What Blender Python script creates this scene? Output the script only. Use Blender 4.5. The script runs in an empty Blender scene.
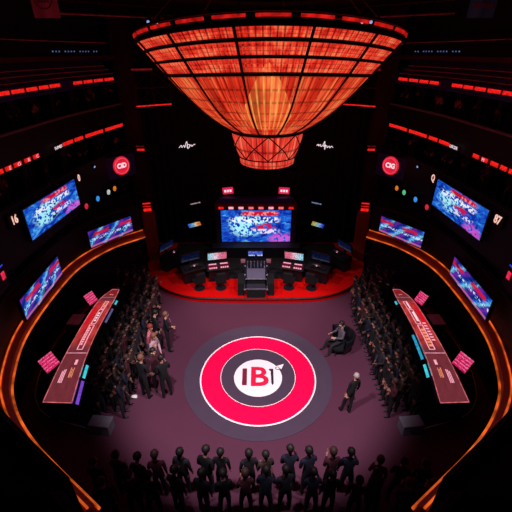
import bpy, bmesh, math, random
from mathutils import Vector, Matrix
random.seed(7)
PI = math.pi
scn = bpy.context.scene
COL = scn.collection

# ------------------------------------------------------------------ helpers
def lin(c):
    return tuple(((v/255)/12.92 if v/255 <= .04045 else ((v/255+.055)/1.055)**2.4) for v in c)

class NT:
    def __init__(s, name):
        s.m = bpy.data.materials.new(name); s.m.use_nodes = True
        s.t = s.m.node_tree; s.t.nodes.clear()
        s.out = s.t.nodes.new('ShaderNodeOutputMaterial')
    def n(s, typ, props=None, **inp):
        nd = s.t.nodes.new(typ)
        for k, v in (props or {}).items(): setattr(nd, k, v)
        for k, v in inp.items():
            key = int(k[1:]) if k[0] == 'i' and k[1:].isdigit() else k.replace('_', ' ')
            sk = nd.inputs[key]
            if isinstance(v, bpy.types.NodeSocket): s.t.links.new(v, sk)
            else: sk.default_value = v
        return nd
    def math(s, op, a, b=0.0, clamp=False):
        nd = s.n('ShaderNodeMath', {'operation': op, 'use_clamp': clamp}, i0=a, i1=b)
        return nd.outputs[0]
    def mix(s, f, a, b):
        nd = s.n('ShaderNodeMix', {'data_type': 'RGBA'})
        for k, v in ((0, f), (6, a), (7, b)):
            if isinstance(v, bpy.types.NodeSocket): s.t.links.new(v, nd.inputs[k])
            else: nd.inputs[k].default_value = v if k == 0 else (*v, 1)
        return nd.outputs[2]
    def ramp(s, f, stops):
        nd = s.n('ShaderNodeValToRGB', i0=f); e = nd.color_ramp.elements
        while len(e) < len(stops): e.new(.5)
        for q, (p, c) in zip(e, stops): q.position = p; q.color = (*c, 1)
        return nd.outputs[0]
    def surf(s, sock):
        s.t.links.new(sock, s.out.inputs[0]); return s.m

def mat(name, rgb, rough=.6, metal=0, var=.25, scale=6, bump=0, spec=.35):
    """procedural surface: base colour broken up by a little noise"""
    k = NT(name); c = lin(rgb)
    tc = k.n('ShaderNodeTexCoord')
    nz = k.n('ShaderNodeTexNoise', Vector=tc.outputs['Object'], Scale=scale, Detail=5.0)
    col = k.mix(nz.outputs[0], tuple(v*(1-var) for v in c), tuple(min(1, v*(1+var)) for v in c))
    b = k.n('ShaderNodeBsdfPrincipled', Base_Color=col, Roughness=rough, Metallic=metal, Specular_IOR_Level=spec)
    if bump:
        bp = k.n('ShaderNodeBump', Strength=bump, Height=nz.outputs[0]); k.t.links.new(bp.outputs[0], b.inputs['Normal'])
    return k.surf(b.outputs[0])

def emit(name, rgb, s=1.0, var=0.0, scale=20):
    k = NT(name); c = lin(rgb)
    col = (*c, 1)
    if var:
        tc = k.n('ShaderNodeTexCoord')
        nz = k.n('ShaderNodeTexNoise', Vector=tc.outputs['Object'], Scale=scale, Detail=3.0)
        f = k.math('MULTIPLY', k.math('SUBTRACT', nz.outputs[0], .3), 2.5, True)
        col = k.mix(f, tuple(v*(1-var) for v in c), tuple(v*(1+var) for v in c))
    e = k.n('ShaderNodeEmission', Color=col, Strength=s)
    return k.surf(e.outputs[0])

def link(o, parent=None):
    COL.objects.link(o)
    if parent: o.parent = parent
    return o
def tag(o, label=None, cat=None, group=None, kind=None):
    if label: o['label'] = label
    if cat: o['category'] = cat
    if group: o['group'] = group
    if kind: o['kind'] = kind
    return o
def thing(name, label, cat, loc=(0, 0, 0), rz=0, group=None):
    o = bpy.data.objects.new(name, None); o.empty_display_size = .1
    link(o); o.location = loc; o.rotation_euler = (0, 0, rz)
    return tag(o, label, cat, group)

class MB:
    def __init__(s): s.bm = bmesh.new(); s.uv = s.bm.loops.layers.uv.new('UVMap')
    def face(s, vs, mi=0, uvs=None):
        try: f = s.bm.faces.new(vs)
        except ValueError: return None
        f.material_index = mi
        if uvs:
            for l, u in zip(f.loops, uvs): l[s.uv].uv = u
        return f
    def quad(s, pts, mi=0, uvs=((0, 0), (1, 0), (1, 1), (0, 1))):
        return s.face([s.bm.verts.new(p) for p in pts], mi, uvs)
    def box(s, c, d, rot=None, mi=0, taper=1.0, M=None):
        x, y, z = d[0]/2, d[1]/2, d[2]/2
        R = M or (rot if isinstance(rot, Matrix) else (Matrix.Rotation(rot, 3, 'Z') if rot else Matrix.Identity(3)))
        v = []
        for sz in (-1, 1):
            k = taper if sz > 0 else 1
            for sx, sy in ((-1, -1), (1, -1), (1, 1), (-1, 1)):
                v.append(s.bm.verts.new(Vector(c) + R @ Vector((sx*x*k, sy*y*k, sz*z))))
        for f in ((3, 2, 1, 0), (4, 5, 6, 7), (0, 1, 5, 4), (1, 2, 6, 5), (2, 3, 7, 6), (3, 0, 4, 7)):
            s.face([v[i] for i in f], mi)
        return s
    def tube(s, path, r, n=8, closed=False, mi=0, cap=True):
        path = [Vector(p) for p in path]; m = len(path); rings = []
        rr = r if isinstance(r, (list, tuple)) else [r]*m
        for i, p in enumerate(path):
            a = path[(i-1) % m] if (closed or i > 0) else p
            b = path[(i+1) % m] if (closed or i < m-1) else p
            t = (b-a).normalized()
            up = Vector((0, 0, 1)) if abs(t.z) < .95 else Vector((0, 1, 0))
            x = t.cross(up).normalized(); y = x.cross(t)
            rings.append([s.bm.verts.new(p + rr[i]*(math.cos(2*PI*k/n)*x + math.sin(2*PI*k/n)*y)) for k in range(n)])
        for i in range(m if closed else m-1):
            A, B = rings[i], rings[(i+1) % m]
            for k in range(n): s.face([A[k], A[(k+1) % n], B[(k+1) % n], B[k]], mi)
        if cap and not closed:
            s.face(rings[0][::-1], mi); s.face(rings[-1], mi)
        return s
    def cyl(s, p0, p1, r, r1=None, n=16, mi=0):
        return s.tube([p0, p1], [r, r if r1 is None else r1], n, mi=mi)
    def revolve(s, prof, n=64, a0=0, a1=2*PI, f=None, mi=0, uvs=False):
        full = abs(a1-a0-2*PI) < 1e-6; cnt = n if full else n+1; rows = []
        for k in range(cnt):
            a = a0 + (a1-a0)*k/n
            rows.append([s.bm.verts.new((r*math.cos(a), r*math.sin(a), f(a, z) if f else z)) for r, z in prof])
        L = len(prof)
        for k in range(n):
            A, B = rows[k], rows[(k+1) % cnt]
            for j in range(L-1):
                s.face([A[j], B[j], B[j+1], A[j+1]], mi,
                       ((k/n, j/(L-1)), ((k+1)/n, j/(L-1)), ((k+1)/n, (j+1)/(L-1)), (k/n, (j+1)/(L-1))))
        return s
    def prism(s, pts, z0, z1, mi=0):
        a = [s.bm.verts.new((p[0], p[1], z0)) for p in pts]; b = [s.bm.verts.new((p[0], p[1], z1)) for p in pts]
        n = len(pts); s.face(a[::-1], mi); s.face(b, mi)
        for i in range(n): s.face([a[i], a[(i+1) % n], b[(i+1) % n], b[i]], mi)
        return s
    def strip(s, A, B, mi=0):
        a = [s.bm.verts.new(p) for p in A]; b = [s.bm.verts.new(p) for p in B]; n = len(A)
        for i in range(n-1):
            s.face([a[i], a[i+1], b[i+1], b[i]], mi, ((i/(n-1), 0), ((i+1)/(n-1), 0), ((i+1)/(n-1), 1), (i/(n-1), 1)))
        return s
    def ball(s, c, r, sc=(1, 1, 1), n=10, mi=0):
        R = bmesh.ops.create_uvsphere(s.bm, u_segments=n, v_segments=max(5, n//2), radius=r)
        for v in R['verts']: v.co = Vector(c) + Vector((v.co.x*sc[0], v.co.y*sc[1], v.co.z*sc[2]))
        for v in R['verts']:
            for f in v.link_faces: f.material_index = mi
        return s
    def disc(s, r0, r1, z, n=64, h=.01, mi=0):
        return s.revolve([(max(r0, .001), z), (max(r0, .001), z+h), (r1, z+h), (r1, z)], n, mi=mi)
    def build(s, name, mats, parent=None, smooth=False, loc=None, rz=None, bevel=0):
        bmesh.ops.recalc_face_normals(s.bm, faces=s.bm.faces)
        me = bpy.data.meshes.new(name); s.bm.to_mesh(me); s.bm.free()
        for m in (mats if isinstance(mats, (list, tuple)) else [mats]): me.materials.append(m)
        if smooth:
            for p in me.polygons: p.use_smooth = True
        o = link(bpy.data.objects.new(name, me), parent)
        if loc is not None: o.location = loc
        if rz is not None: o.rotation_euler = (0, 0, rz)
        if bevel:
            b = o.modifiers.new('bevel', 'BEVEL'); b.width = bevel; b.segments = 2; b.limit_method = 'ANGLE'
        return o

def text_part(name, body, size, m, parent, loc, rot, depth=.004, sx=1.0, bold=0):
    cu = bpy.data.curves.new('lettering', 'FONT'); cu.body = body; cu.size = size
    cu.align_x = 'CENTER'; cu.align_y = 'CENTER'; cu.extrude = depth; cu.offset = bold; cu.resolution_u = 3
    tmp = bpy.data.objects.new('lettering', cu); COL.objects.link(tmp)
    dg = bpy.context.evaluated_depsgraph_get()
    me = bpy.data.meshes.new_from_object(tmp.evaluated_get(dg))
    bpy.data.objects.remove(tmp); bpy.data.curves.remove(cu)
    me.materials.clear(); me.materials.append(m); me.name = name
    o = link(bpy.data.objects.new(name, me), parent)
    o.location = loc; o.rotation_euler = rot; o.scale = (sx, 1, 1)
    return o

def crom(P, n):
    out = []
    Q = [tuple(2*a-b for a, b in zip(P[0], P[1]))] + list(P) + [tuple(2*a-b for a, b in zip(P[-1], P[-2]))]
    for i in range(1, len(Q)-2):
        for k in range(n):
            t = k/n; a, b, c, d = Q[i-1:i+3]
            out.append(tuple(.5*(2*b[j]+(c[j]-a[j])*t+(2*a[j]-5*b[j]+4*c[j]-d[j])*t*t+(3*b[j]-a[j]-3*c[j]+d[j])*t**3) for j in range(len(b))))
    out.append(tuple(P[-1])); return out

# plan curves of the bowl (left side, x < 0; the right side mirrors them)
TIER = crom([(-4.4, 3.4), (-6.1, 5.1), (-7.0, 6.9), (-7.3, 8.7), (-7.25, 10.6), (-7.15, 12.5), (-7.0, 14.5), (-6.6, 16.6), (-6.15, 18.4)], 8)
LEDGE = crom([(-3.1, 3.75), (-5.1, 5.15), (-6.2, 6.25), (-6.78, 7.3), (-7.25, 8.85), (-7.42, 11.0), (-7.3, 13.0), (-6.55, 14.7), (-5.35, 15.9)], 8)

def frames(C):
    out = []
    for i, p in enumerate(C):
        a = C[max(i-1, 0)]; b = C[min(i+1, len(C)-1)]
        t = Vector((b[0]-a[0], b[1]-a[1])).normalized()
        out.append((Vector(p), t, Vector((t.y, -t.x))))      # point, tangent, inward normal
    return out
TF, LF = frames(TIER), frames(LEDGE)
def at(F, y, s=-1):
    """point, tangent and inward normal of a plan curve at depth y, on side s (-1 left, +1 right)"""
    i = min(range(len(F)-1), key=lambda k: abs((F[k][0].y+F[k+1][0].y)/2 - y))
    A, B = F[i], F[i+1]; f = max(0, min(1, (y-A[0].y)/(B[0].y-A[0].y)))
    p = A[0].lerp(B[0], f); n = A[2].lerp(B[2], f).normalized()
    k = -s
    return Vector((p.x*k, p.y)), Vector((n.x*k, n.y))
def sweep_pts(F, o, z, s, y0=-99, y1=99):
    return [(((p.x - n.x*o))*(-s), p.y - n.y*o, z) for p, t, n in F if y0 <= p.y <= y1]
def seg_pts(F, y0, y1, o, z, s, k=6):
    out = []
    for i in range(k+1):
        p, n = at(F, y0+(y1-y0)*i/k, s); out.append((p.x - n.x*o, p.y - n.y*o, z))
    return out
def face_rot(n):
    return math.atan2(n.x, -n.y)      # local -y looks along n

# ------------------------------------------------------------------ materials
M = {}
M['floor'] = mat('mauve_floor', (86, 44, 66), .55, 0, .12, .6)
M['dark'] = mat('black_paint', (13, 11, 16), .6, 0, .4, 3)
M['black'] = mat('black_fabric', (7, 7, 10), .9, 0, .4, 5)
M['navy'] = mat('navy_panel', (40, 48, 120), .6, 0, .3, 2)
M['nightwall'] = mat('night_blue_wall', (14, 15, 30), .7, 0, .3, 2)
M['maroon'] = mat('maroon_panel', (70, 14, 22), .6, 0, .35, 2)
M['column'] = mat('column_red_brown', (54, 16, 16), .6, 0, .3, 2)
M['pillar'] = mat('pillar_rust_brown', (150, 62, 40), .6, 0, .3, 2)
M['grey'] = mat('grey_metal', (98, 92, 112), .45, .3, .2, 4)
M['trimgrey'] = mat('grey_trim', (120, 112, 132), .5, .2, .25, 8)
M['trimpale'] = mat('pale_trim', (205, 195, 215), .4, .0, .2, 8)
M['steel'] = mat('dark_steel', (48, 44, 54), .4, .6, .3, 6)
M['plastic'] = mat('black_plastic', (18, 18, 24), .35, 0, .3, 9)
M['greytop'] = mat('grey_laminate', (78, 76, 98), .4, 0, .15, 4)
M['stage'] = mat('red_carpet', (196, 8, 8), .9, 0, .15, 3, .1, .05)
M['stage_edge'] = mat('stage_edge_black', (24, 10, 14), .5, 0, .3, 3)
M['ring_grey'] = mat('ring_grey_mat', (74, 58, 76), .8, 0, .1, 3, 0, .1)
M['ring_red'] = mat('ring_red_mat', (244, 4, 74), .8, 0, .05, 2, 0, .08)
M['ring_white'] = mat('ring_white', (250, 236, 240), .6, 0, .03, 2)
M['letter_red'] = mat('letter_red', (226, 14, 66), .6, 0, .05, 2)
M['letter_dark'] = mat('letter_dark_red', (120, 22, 52), .6, 0, .1, 2)
M['letter_black'] = mat('letter_black', (44, 26, 40), .6, 0, .1, 2)
M['led_red'] = emit('red_led', (236, 30, 26), 1.0, .45, 14)
M['led_rim'] = emit('rim_led', (196, 24, 20), .9, .6, 5)
M['led_dim'] = emit('dim_red_led', (110, 18, 20), .8, .5, 6)
M['led_vdim'] = emit('faint_red_led', (92, 16, 20), .45, .6, 5)
M['led_orange'] = emit('orange_led', (216, 88, 28), .95, .75, 2.2)
M['led_white'] = emit('white_led', (250, 225, 235), 1.0, .2, 20)
M['led_pinkwhite'] = emit('pink_white_led', (255, 170, 190), 1.0, .3, 20)
M['led_cyan'] = emit('cyan_led', (70, 214, 232), .9, .25, 12)
M['led_purple'] = emit('purple_led', (132, 76, 220), .8, .25, 12)
M['led_lavender'] = emit('lavender_led', (120, 108, 165), .6, .3, 12)
M['led_bluewhite'] = emit('blue_white_led', (150, 180, 240), .9, .2, 12)
M['ledge_band'] = mat('ledge_amber_brown', (190, 92, 44), .5, 0, .35, 3)
M['banner_red'] = mat('banner_crimson', (190, 40, 62), .8, 0, .15, 3)
M['banner_navy'] = mat('banner_navy', (60, 52, 78), .8, 0, .15, 3)
M['banner_mark'] = mat('banner_dark_mark', (120, 18, 36), .8, 0, .15, 3)
M['skin'] = mat('skin', (205, 148, 128), .5, 0, .08, 20)
M['hair_dark'] = mat('dark_hair', (26, 18, 18), .6, 0, .4, 40)
M['hair_grey'] = mat('grey_hair', (158, 138, 138), .6, 0, .2, 40)
M['hair_brown'] = mat('brown_hair', (62, 40, 36), .6, 0, .3, 40)
M['hair_red'] = mat('red_hair', (132, 40, 38), .6, 0, .3, 40)
M['hair_blond'] = mat('blond_hair', (112, 74, 56), .6, 0, .3, 40)
M['eye'] = mat('eye_dark', (20, 14, 14), .2, 0, .1, 40)
M['lip'] = mat('lips', (150, 70, 70), .5, 0, .1, 20)
M['skin_tan'] = mat('tan_skin', (168, 112, 98), .5, 0, .1, 20)
M['skin_deep'] = mat('deep_skin', (112, 72, 58), .5, 0, .1, 20)
M['shoe'] = mat('shoe_black', (12, 10, 12), .4, 0, .2, 20)
CL = {n: mat('cloth_'+n, c, .85, 0, .25, 14) for n, c in dict(black=(16, 14, 19), charcoal=(34, 30, 38), navy=(24, 24, 44), maroon=(66, 22, 34),
      grey=(84, 76, 88), pale=(176, 142, 152), pink=(196, 96, 112), brown=(58, 40, 38)).items()}

def floor_mat():
    k = NT('mauve_hall_floor')
    tc = k.n('ShaderNodeTexCoord')
    n1 = k.n('ShaderNodeTexNoise', Vector=tc.outputs['Object'], Scale=.5, Detail=4.0)
    n2 = k.n('ShaderNodeTexNoise', Vector=tc.outputs['Object'], Scale=14.0, Detail=3.0)
    f = k.math('ADD', k.math('MULTIPLY', n1.outputs[0], .6), k.math('MULTIPLY', n2.outputs[0], .4))
    col = k.mix(f, lin((74, 37, 55)), lin((91, 47, 69)))
    b = k.n('ShaderNodeBsdfPrincipled', Base_Color=col, Roughness=.8, Specular_IOR_Level=.15)
    return k.surf(b.outputs[0])
M['floor'] = floor_mat()

def shade_mat(name, lo, mid, hi, strands, s, bands, ns=(150, 3), sheer=(0, 0)):
    """lit fabric of the chandelier: thin glowing strands crossed by darker weft threads"""
    k = NT(name)
    uv = k.n('ShaderNodeTexCoord').outputs['UV']
    sp = k.n('ShaderNodeSeparateXYZ', Vector=uv)
    u = k.math('MULTIPLY', sp.outputs[0], strands); v = k.math('MULTIPLY', sp.outputs[1], bands)
    nz = k.n('ShaderNodeTexNoise', Vector=k.n('ShaderNodeMapping', Vector=uv, Scale=(*ns, 1)).outputs[0], Scale=1.0, Detail=4.0)
    big = k.n('ShaderNodeTexNoise', Vector=k.n('ShaderNodeMapping', Vector=uv, Scale=(30, 1.6, 1)).outputs[0], Scale=1.0, Detail=2.0)
    fu = k.math('ABSOLUTE', k.math('SUBTRACT', k.math('FRACT', u), .5))           # 0 centre .. .5 gap
    fv = k.math('ABSOLUTE', k.math('SUBTRACT', k.math('FRACT', v), .5))
    gap = k.math('MULTIPLY', k.math('SUBTRACT', fu, .30), 5.0, True)
    gapv = k.math('MULTIPLY', k.math('SUBTRACT', fv, .36), 7.0, True)
    val = k.math('ADD', k.math('MULTIPLY', nz.outputs[0], .55), k.math('MULTIPLY', big.outputs[0], .55))
    col = k.ramp(val, [(.38, lo), (.54, mid), (.74, hi)])
    dk = k.math('SUBTRACT', 1.0, k.math('MULTIPLY', k.math('MAXIMUM', gap, gapv), .72))
    e = k.n('ShaderNodeEmission', Color=col, Strength=k.math('MULTIPLY', dk, s))
    if sheer[1]:      # gauze: the lamp core shows between the threads
        tr = k.n('ShaderNodeBsdfTransparent')
        mx = k.n('ShaderNodeMixShader', i0=k.math('ADD', sheer[0], k.math('MULTIPLY', gap, sheer[1]-sheer[0])))
        k.t.links.new(e.outputs[0], mx.inputs[1]); k.t.links.new(tr.outputs[0], mx.inputs[2])
        return k.surf(mx.outputs[0])
    return k.surf(e.outputs[0])
M['core'] = emit('lamp_core', (255, 166, 80), 1.35, .3, 3)
M['shade_row'] = shade_mat('chandelier_row_fabric', lin((150, 14, 12)), lin((236, 52, 36)), lin((255, 140, 90)), 150, 1.1, 3, (420, .8), (.06, .5))
M['shade_bell'] = shade_mat('chandelier_bell_fabric', lin((120, 10, 8)), lin((222, 44, 26)), lin((255, 150, 84)), 96, 1.05, 7, (260, 1.2), (.10, .65))
M['shade_basket'] = shade_mat('chandelier_basket_fabric', lin((170, 24, 20)), lin((236, 58, 46)), lin((255, 130, 96)), 40, 1.05, 4, (70, 2))
M['rib'] = mat('chandelier_iron', (34, 8, 8), .5, .3, .3, 6)

def screen_mat(name, kind, seed, s=1.0):
    k = NT(name)
    uv = k.n('ShaderNodeTexCoord').outputs['UV']
    mp = k.n('ShaderNodeMapping', Vector=uv, Location=(seed*3.7, seed*1.9, seed))
    nz = k.n('ShaderNodeTexNoise', Vector=mp.outputs[0], Scale=5.0, Detail=9.0, Roughness=.7, Distortion=1.2)
    lo = k.n('ShaderNodeTexNoise', Vector=mp.outputs[0], Scale=4.0, Detail=2.0)
    sp = k.n('ShaderNodeSeparateXYZ', Vector=uv)
    wob = k.math('MULTIPLY', k.math('SUBTRACT', lo.outputs[0], .5), .22)
    fine = k.math('MULTIPLY', k.math('SUBTRACT', nz.outputs[0], .5), .12)
    x = k.math('ADD', sp.outputs[0], wob); y = k.math('ADD', sp.outputs[1], k.math('ADD', k.math('MULTIPLY', wob, .6), fine))
    def ell(cx, cy, rx, ry, soft=2.5):
        a = k.math('POWER', k.math('DIVIDE', k.math('SUBTRACT', x, cx), rx), 2.0)
        b = k.math('POWER', k.math('DIVIDE', k.math('SUBTRACT', y, cy), ry), 2.0)
        return k.math('MULTIPLY', k.math('SUBTRACT', 1.0, k.math('ADD', a, b)), soft, True)
    def bnd(q, c, h, soft):
        return k.math('MULTIPLY', k.math('SUBTRACT', h, k.math('ABSOLUTE', k.math('SUBTRACT', q, c))), soft, True)
    spk = k.n('ShaderNodeTexVoronoi', Vector=k.n('ShaderNodeMapping', Vector=uv, Scale=(34, 17, 1), Location=(seed, seed, 0)).outputs[0], Scale=1.0)
    cell = k.n('ShaderNodeSeparateColor', i0=spk.outputs['Color']).outputs[0]
    if kind == 'arena':
        col = k.ramp(nz.outputs[0], [(.32, lin((6, 8, 60))), (.45, lin((16, 46, 170))), (.57, lin((34, 110, 220))), (.70, lin((110, 210, 240)))])
        wh = k.math('MULTIPLY', ell(.36, .52, .30, .40, 1.8), k.math('GREATER_THAN', cell, .38))
        col = k.mix(wh, col, lin((170, 238, 246)))
        tx = k.math('MULTIPLY', k.math('MULTIPLY', bnd(sp.outputs[1], .70, .10, 30.0), bnd(sp.outputs[0], .48, .38, 12.0)), k.math('GREATER_THAN', cell, .5))
        col = k.mix(tx, col, lin((240, 240, 255)))
        col = k.mix(k.math('MULTIPLY', ell(.60, .48, .20, .11, 1.5), k.math('GREATER_THAN', cell, .22)), col, lin((200, 24, 84)))
        t2 = k.math('MULTIPLY', k.math('MULTIPLY', bnd(sp.outputs[1], .34, .09, 30.0), bnd(sp.outputs[0], .62, .24, 12.0)), k.math('GREATER_THAN', cell, .55))
        col = k.mix(t2, col, lin((226, 214, 250)))
        rd = k.math('MULTIPLY', bnd(sp.outputs[1], .90, .085, 26.0), bnd(x, .56, .28, 14.0))
        col = k.mix(rd, col, lin((206, 16, 44)))
        t3 = k.math('MULTIPLY', k.math('MULTIPLY', rd, k.math('GREATER_THAN', cell, .72)), .8)
        col = k.mix(t3, col, lin((255, 150, 160)))
        col = k.mix(k.math('MULTIPLY', k.math('MULTIPLY', ell(.86, .10, .22, .22, 1.2), k.math('GREATER_THAN', cell, .3)), .8), col, lin((226, 90, 214)))
    elif kind == 'strip':
        dg = k.math('ADD', k.math('MULTIPLY', sp.outputs[0], 2.6), k.math('ADD', k.math('MULTIPLY', sp.outputs[1], -1.0), k.math('MULTIPLY', nz.outputs[0], 1.1)))
        fr = k.math('FRACT', dg)
        col = k.ramp(fr, [(0.0, lin((14, 20, 84))), (.22, lin((34, 96, 214))), (.38, lin((120, 214, 244))), (.5, lin((20, 40, 150))), (.68, lin((120, 40, 170))), (.86, lin((20, 40, 150)))])
        red = k.math('MULTIPLY', bnd(y, .74, .15, 9.0), k.math('GREATER_THAN', k.math('FRACT', k.math('ADD', k.math('MULTIPLY', x, 1.7), .25*seed)), .42))
        col = k.mix(red, col, lin((214, 26, 66)))
        col = k.mix(k.math('MULTIPLY', k.math('LESS_THAN', nz.outputs[0], .43), .75), col, lin((6, 6, 30)))
        wl = k.math('MULTIPLY', bnd(y, .46, .10, 16.0), k.math('GREATER_THAN', cell, .55))
        col = k.mix(wl, col, lin((200, 236, 255)))
        col = k.mix(k.math('MULTIPLY', bnd(sp.outputs[1], .08, .07, 20.0), .7), col, lin((226, 120, 140)))
    elif kind == 'pink':
        col = k.ramp(nz.outputs[0], [(.32, lin((120, 8, 50))), (.5, lin((214, 22, 92))), (.68, lin((255, 70, 140)))])
        ln = k.math('MULTIPLY', k.math('GREATER_THAN', k.math('FRACT', k.math('MULTIPLY', sp.outputs[1], 5.0)), .55), k.math('GREATER_THAN', cell, .5))
        col = k.mix(k.math('MULTIPLY', ln, .7), col, lin((255, 150, 190)))
    elif kind == 'pale':
        col = k.ramp(k.math('ADD', k.math('MULTIPLY', sp.outputs[0], .7 if seed % 2 else -.7), k.math('ADD', k.math('MULTIPLY', nz.outputs[0], .8), 0.0 if seed % 2 else .7)),
                     [(.25, lin((70, 190, 226))), (.5, lin((170, 226, 240))), (.68, lin((246, 214, 226))), (.9, lin((236, 110, 130)))])
        col = k.mix(k.math('MULTIPLY', k.math('GREATER_THAN', cell, .62), .7), col, lin((50, 70, 120)))
    elif kind == 'blue':
        col = k.ramp(nz.outputs[0], [(.35, lin((22, 28, 110))), (.5, lin((44, 74, 190))), (.66, lin((140, 160, 240)))])
        col = k.mix(k.math('MULTIPLY', bnd(sp.outputs[1], .15, .12, 20.0), k.math('GREATER_THAN', cell, .4)), col, lin((235, 238, 255)))
    elif kind == 'rainbow':
        col = k.ramp(k.math('ADD', sp.outputs[0], k.math('MULTIPLY', fine, 2.0)), [(.0, lin((40, 70, 220))), (.35, lin((110, 190, 235))), (.6, lin((235, 220, 190))), (.85, lin((235, 130, 40)))]
                     if seed % 2 else [(.0, lin((210, 130, 60))), (.3, lin((190, 220, 120))), (.55, lin((150, 200, 240))), (.9, lin((40, 60, 220)))])
        col = k.mix(k.math('MULTIPLY', k.math('LESS_THAN', cell, .35), .8), col, lin((10, 12, 60)))
    e = k.n('ShaderNodeEmission', Color=col, Strength=s)
    return k.surf(e.outputs[0])

# ------------------------------------------------------------------ the room
def struct(mb, name, m, smooth=False):
    o = mb.build(name, m, smooth=smooth); o['kind'] = 'structure'; return o

b = MB(); b.quad([(-14, -3, 0), (14, -3, 0), (14, 26, 0), (-14, 26, 0)])
struct(b, 'floor', M['floor'])
b = MB(); b.box((0, 11.5, 11.75), (28, 29, .3))
struct(b, 'ceiling', M['dark'])
# black curtain at the back, hung in soft folds
b = MB(); A = []; B = []
for i in range(181):
    x = -6.0 + 12.0*i/180; y = 19.35 + .06*math.sin(i*1.05) + .02*math.sin(i*.37)
    A.append((x, y, 0)); B.append((x, y, 11.6))
b.strip(A, B); struct(b, 'wall_back', M['black'], True)
b = MB(); b.box((0, 25.9, 5.8), (28, .2, 11.6)); struct(b, 'wall_rear', M['dark'])
b = MB(); b.box((-13.9, 11.5, 5.8), (.2, 29, 11.6)); struct(b, 'wall_outer_left', M['dark'])
b = MB(); b.box((13.9, 11.5, 5.8), (.2, 29, 11.6)); struct(b, 'wall_outer_right', M['dark'])

def profile_sweep(mb, F, prof, s, mi=0):
    for (o0, z0), (o1, z1) in zip(prof[:-1], prof[1:]):
        mb.strip(sweep_pts(F, o0, z0, s), sweep_pts(F, o1, z1, s), mi)

Z_D1, Z_D2, Z_D3 = 4.05, 5.45, 7.45           # audience decks
for s, side in ((-1, 'left'), (1, 'right')):
    # lower wall under and behind the glowing ledge, carrying the low screens
    b = MB(); profile_sweep(b, LF, [(.55, 0), (.55, 2.25), (.42, 2.25), (.42, 2.5), (.12, 2.5), (.12, 3.7), (.22, 3.7), (.22, 3.62), (.3, 3.62)], s)
    struct(b, 'wall_lower_'+side, M['dark'])
    # first deck: joins the low wall to the next fascia, stepped
    b = MB()
    for k in range(4):
        f0, f1 = k/4, (k+1)/4
        A = sweep_pts(LF, .3, 0, s); B = sweep_pts(TF, .75, 0, s); n = len(A)
        def row(f, z): return [(A[i][0]*(1-f)+B[i][0]*f, A[i][1]*(1-f)+B[i][1]*f, z) for i in range(n)]
        z0 = 3.62 + .15*k
        b.strip(row(f0, z0), row(f1, z0)); b.strip(row(f1, z0), row(f1, z0+.15))
    struct(b, 'balcony_deck_'+side, M['dark'])
    b = MB(); profile_sweep(b, TF, [(.75, 4.22), (.12, 4.22), (.05, 4.28), (.05, 5.96), (.15, 5.96), (.15, Z_D2), (1.7, Z_D2), (1.7, 6.9)], s)
    struct(b, 'wall_middle_'+side, M['dark'])
    b = MB(); profile_sweep(b, TF, [(1.7, 6.85), (.08, 6.85), (.05, 6.9), (.05, 7.84), (.15, 7.84), (.15, Z_D3), (1.7, Z_D3), (1.7, 8.75)], s)
    struct(b, 'wall_upper_'+side, M['dark'])
    b = MB(); profile_sweep(b, TF, [(1.7, 8.72), (.08, 8.72), (.04, 8.76), (.04, 9.08), (.3, 9.1), (.3, 9.25), (.5, 9.25), (.5, 9.4), (.7, 9.4), (.7, 9.62), (.2, 9.66)], s)
    struct(b, 'wall_gallery_'+side, M['navy'])
    b = MB(); profile_sweep(b, TF, [(.2, 9.66), (.1, 9.68), (.1, 9.86), (.4, 9.88), (.4, 10.5), (.6, 10.5), (.6, 11.6)], s)
    struct(b, 'wall_top_'+side, M['nightwall'])
    b = MB(); profile_sweep(b, TF, [(.12, 9.70), (.06, 9.71), (.06, 9.85), (.12, 9.86)], s); struct(b, 'trim_10_'+side, M['maroon'])
    # parapet trims
    for nm, z, r, m in (('trim_1_', 5.99, .018, M['steel']), ('trim_2_', 7.87, .06, M['trimgrey'])):
        b = MB(); b.tube(sweep_pts(TF, .1, z, s), r, 6); struct(b, nm+side, m, True)
    b = MB(); b.tube(sweep_pts(LF, .2, 3.72, s), .03, 6); struct(b, 'trim_3_'+side, M['steel'], True)
    # thin dark-red rails of the gallery
    for q, (o, z) in enumerate(((.28, 9.14), (.48, 9.29), (.68, 9.44))):
        b = MB(); b.tube(sweep_pts(TF, o, z, s), .011, 5); struct(b, 'trim_%d_%s' % (4+q, side), M['led_vdim'])
    b = MB(); b.tube(sweep_pts(TF, .38, 10.32, s), .012, 5); struct(b, 'trim_7_'+side, M['led_vdim'])
    # columns each side of the curtain
    b = MB(); b.box((s*5.98, 18.75, 5.8), (.75, .6, 11.6)); struct(b, 'column_'+side, M['column'])

# stage platform
SP = [(-5.9, 19.2), (-5.95, 18.0)] + [(-5.65, 16.6), (-5.1, 15.35), (-4.25, 14.4), (-3.2, 13.85), (-1.8, 13.66)]
SPs = crom(SP[1:] + [(-x, y) for x, y in reversed(SP[1:])], 6)
stage_outline = [(-5.9, 19.2)] + SPs + [(5.9, 19.2)]
b = MB(); b.prism(stage_outline, 0, .24); struct(b, 'stage_platform', M['stage'])
b = MB(); b.tube([(x, y, .2) for x, y in SPs], .05, 6); struct(b, 'trim_8_stage', M['stage_edge'], True)

b = MB(); b.prism([(-4.5, 19.1), (-4.5, 16.7), (-3.3, 15.55), (-1.2, 15.3), (1.2, 15.3), (3.3, 15.55), (4.5, 16.7), (4.5, 19.1)], .24, .27); struct(b, 'stage_dark_sheet', M['black'])  # thin black sheet added to make the stage behind the stations dark
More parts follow.
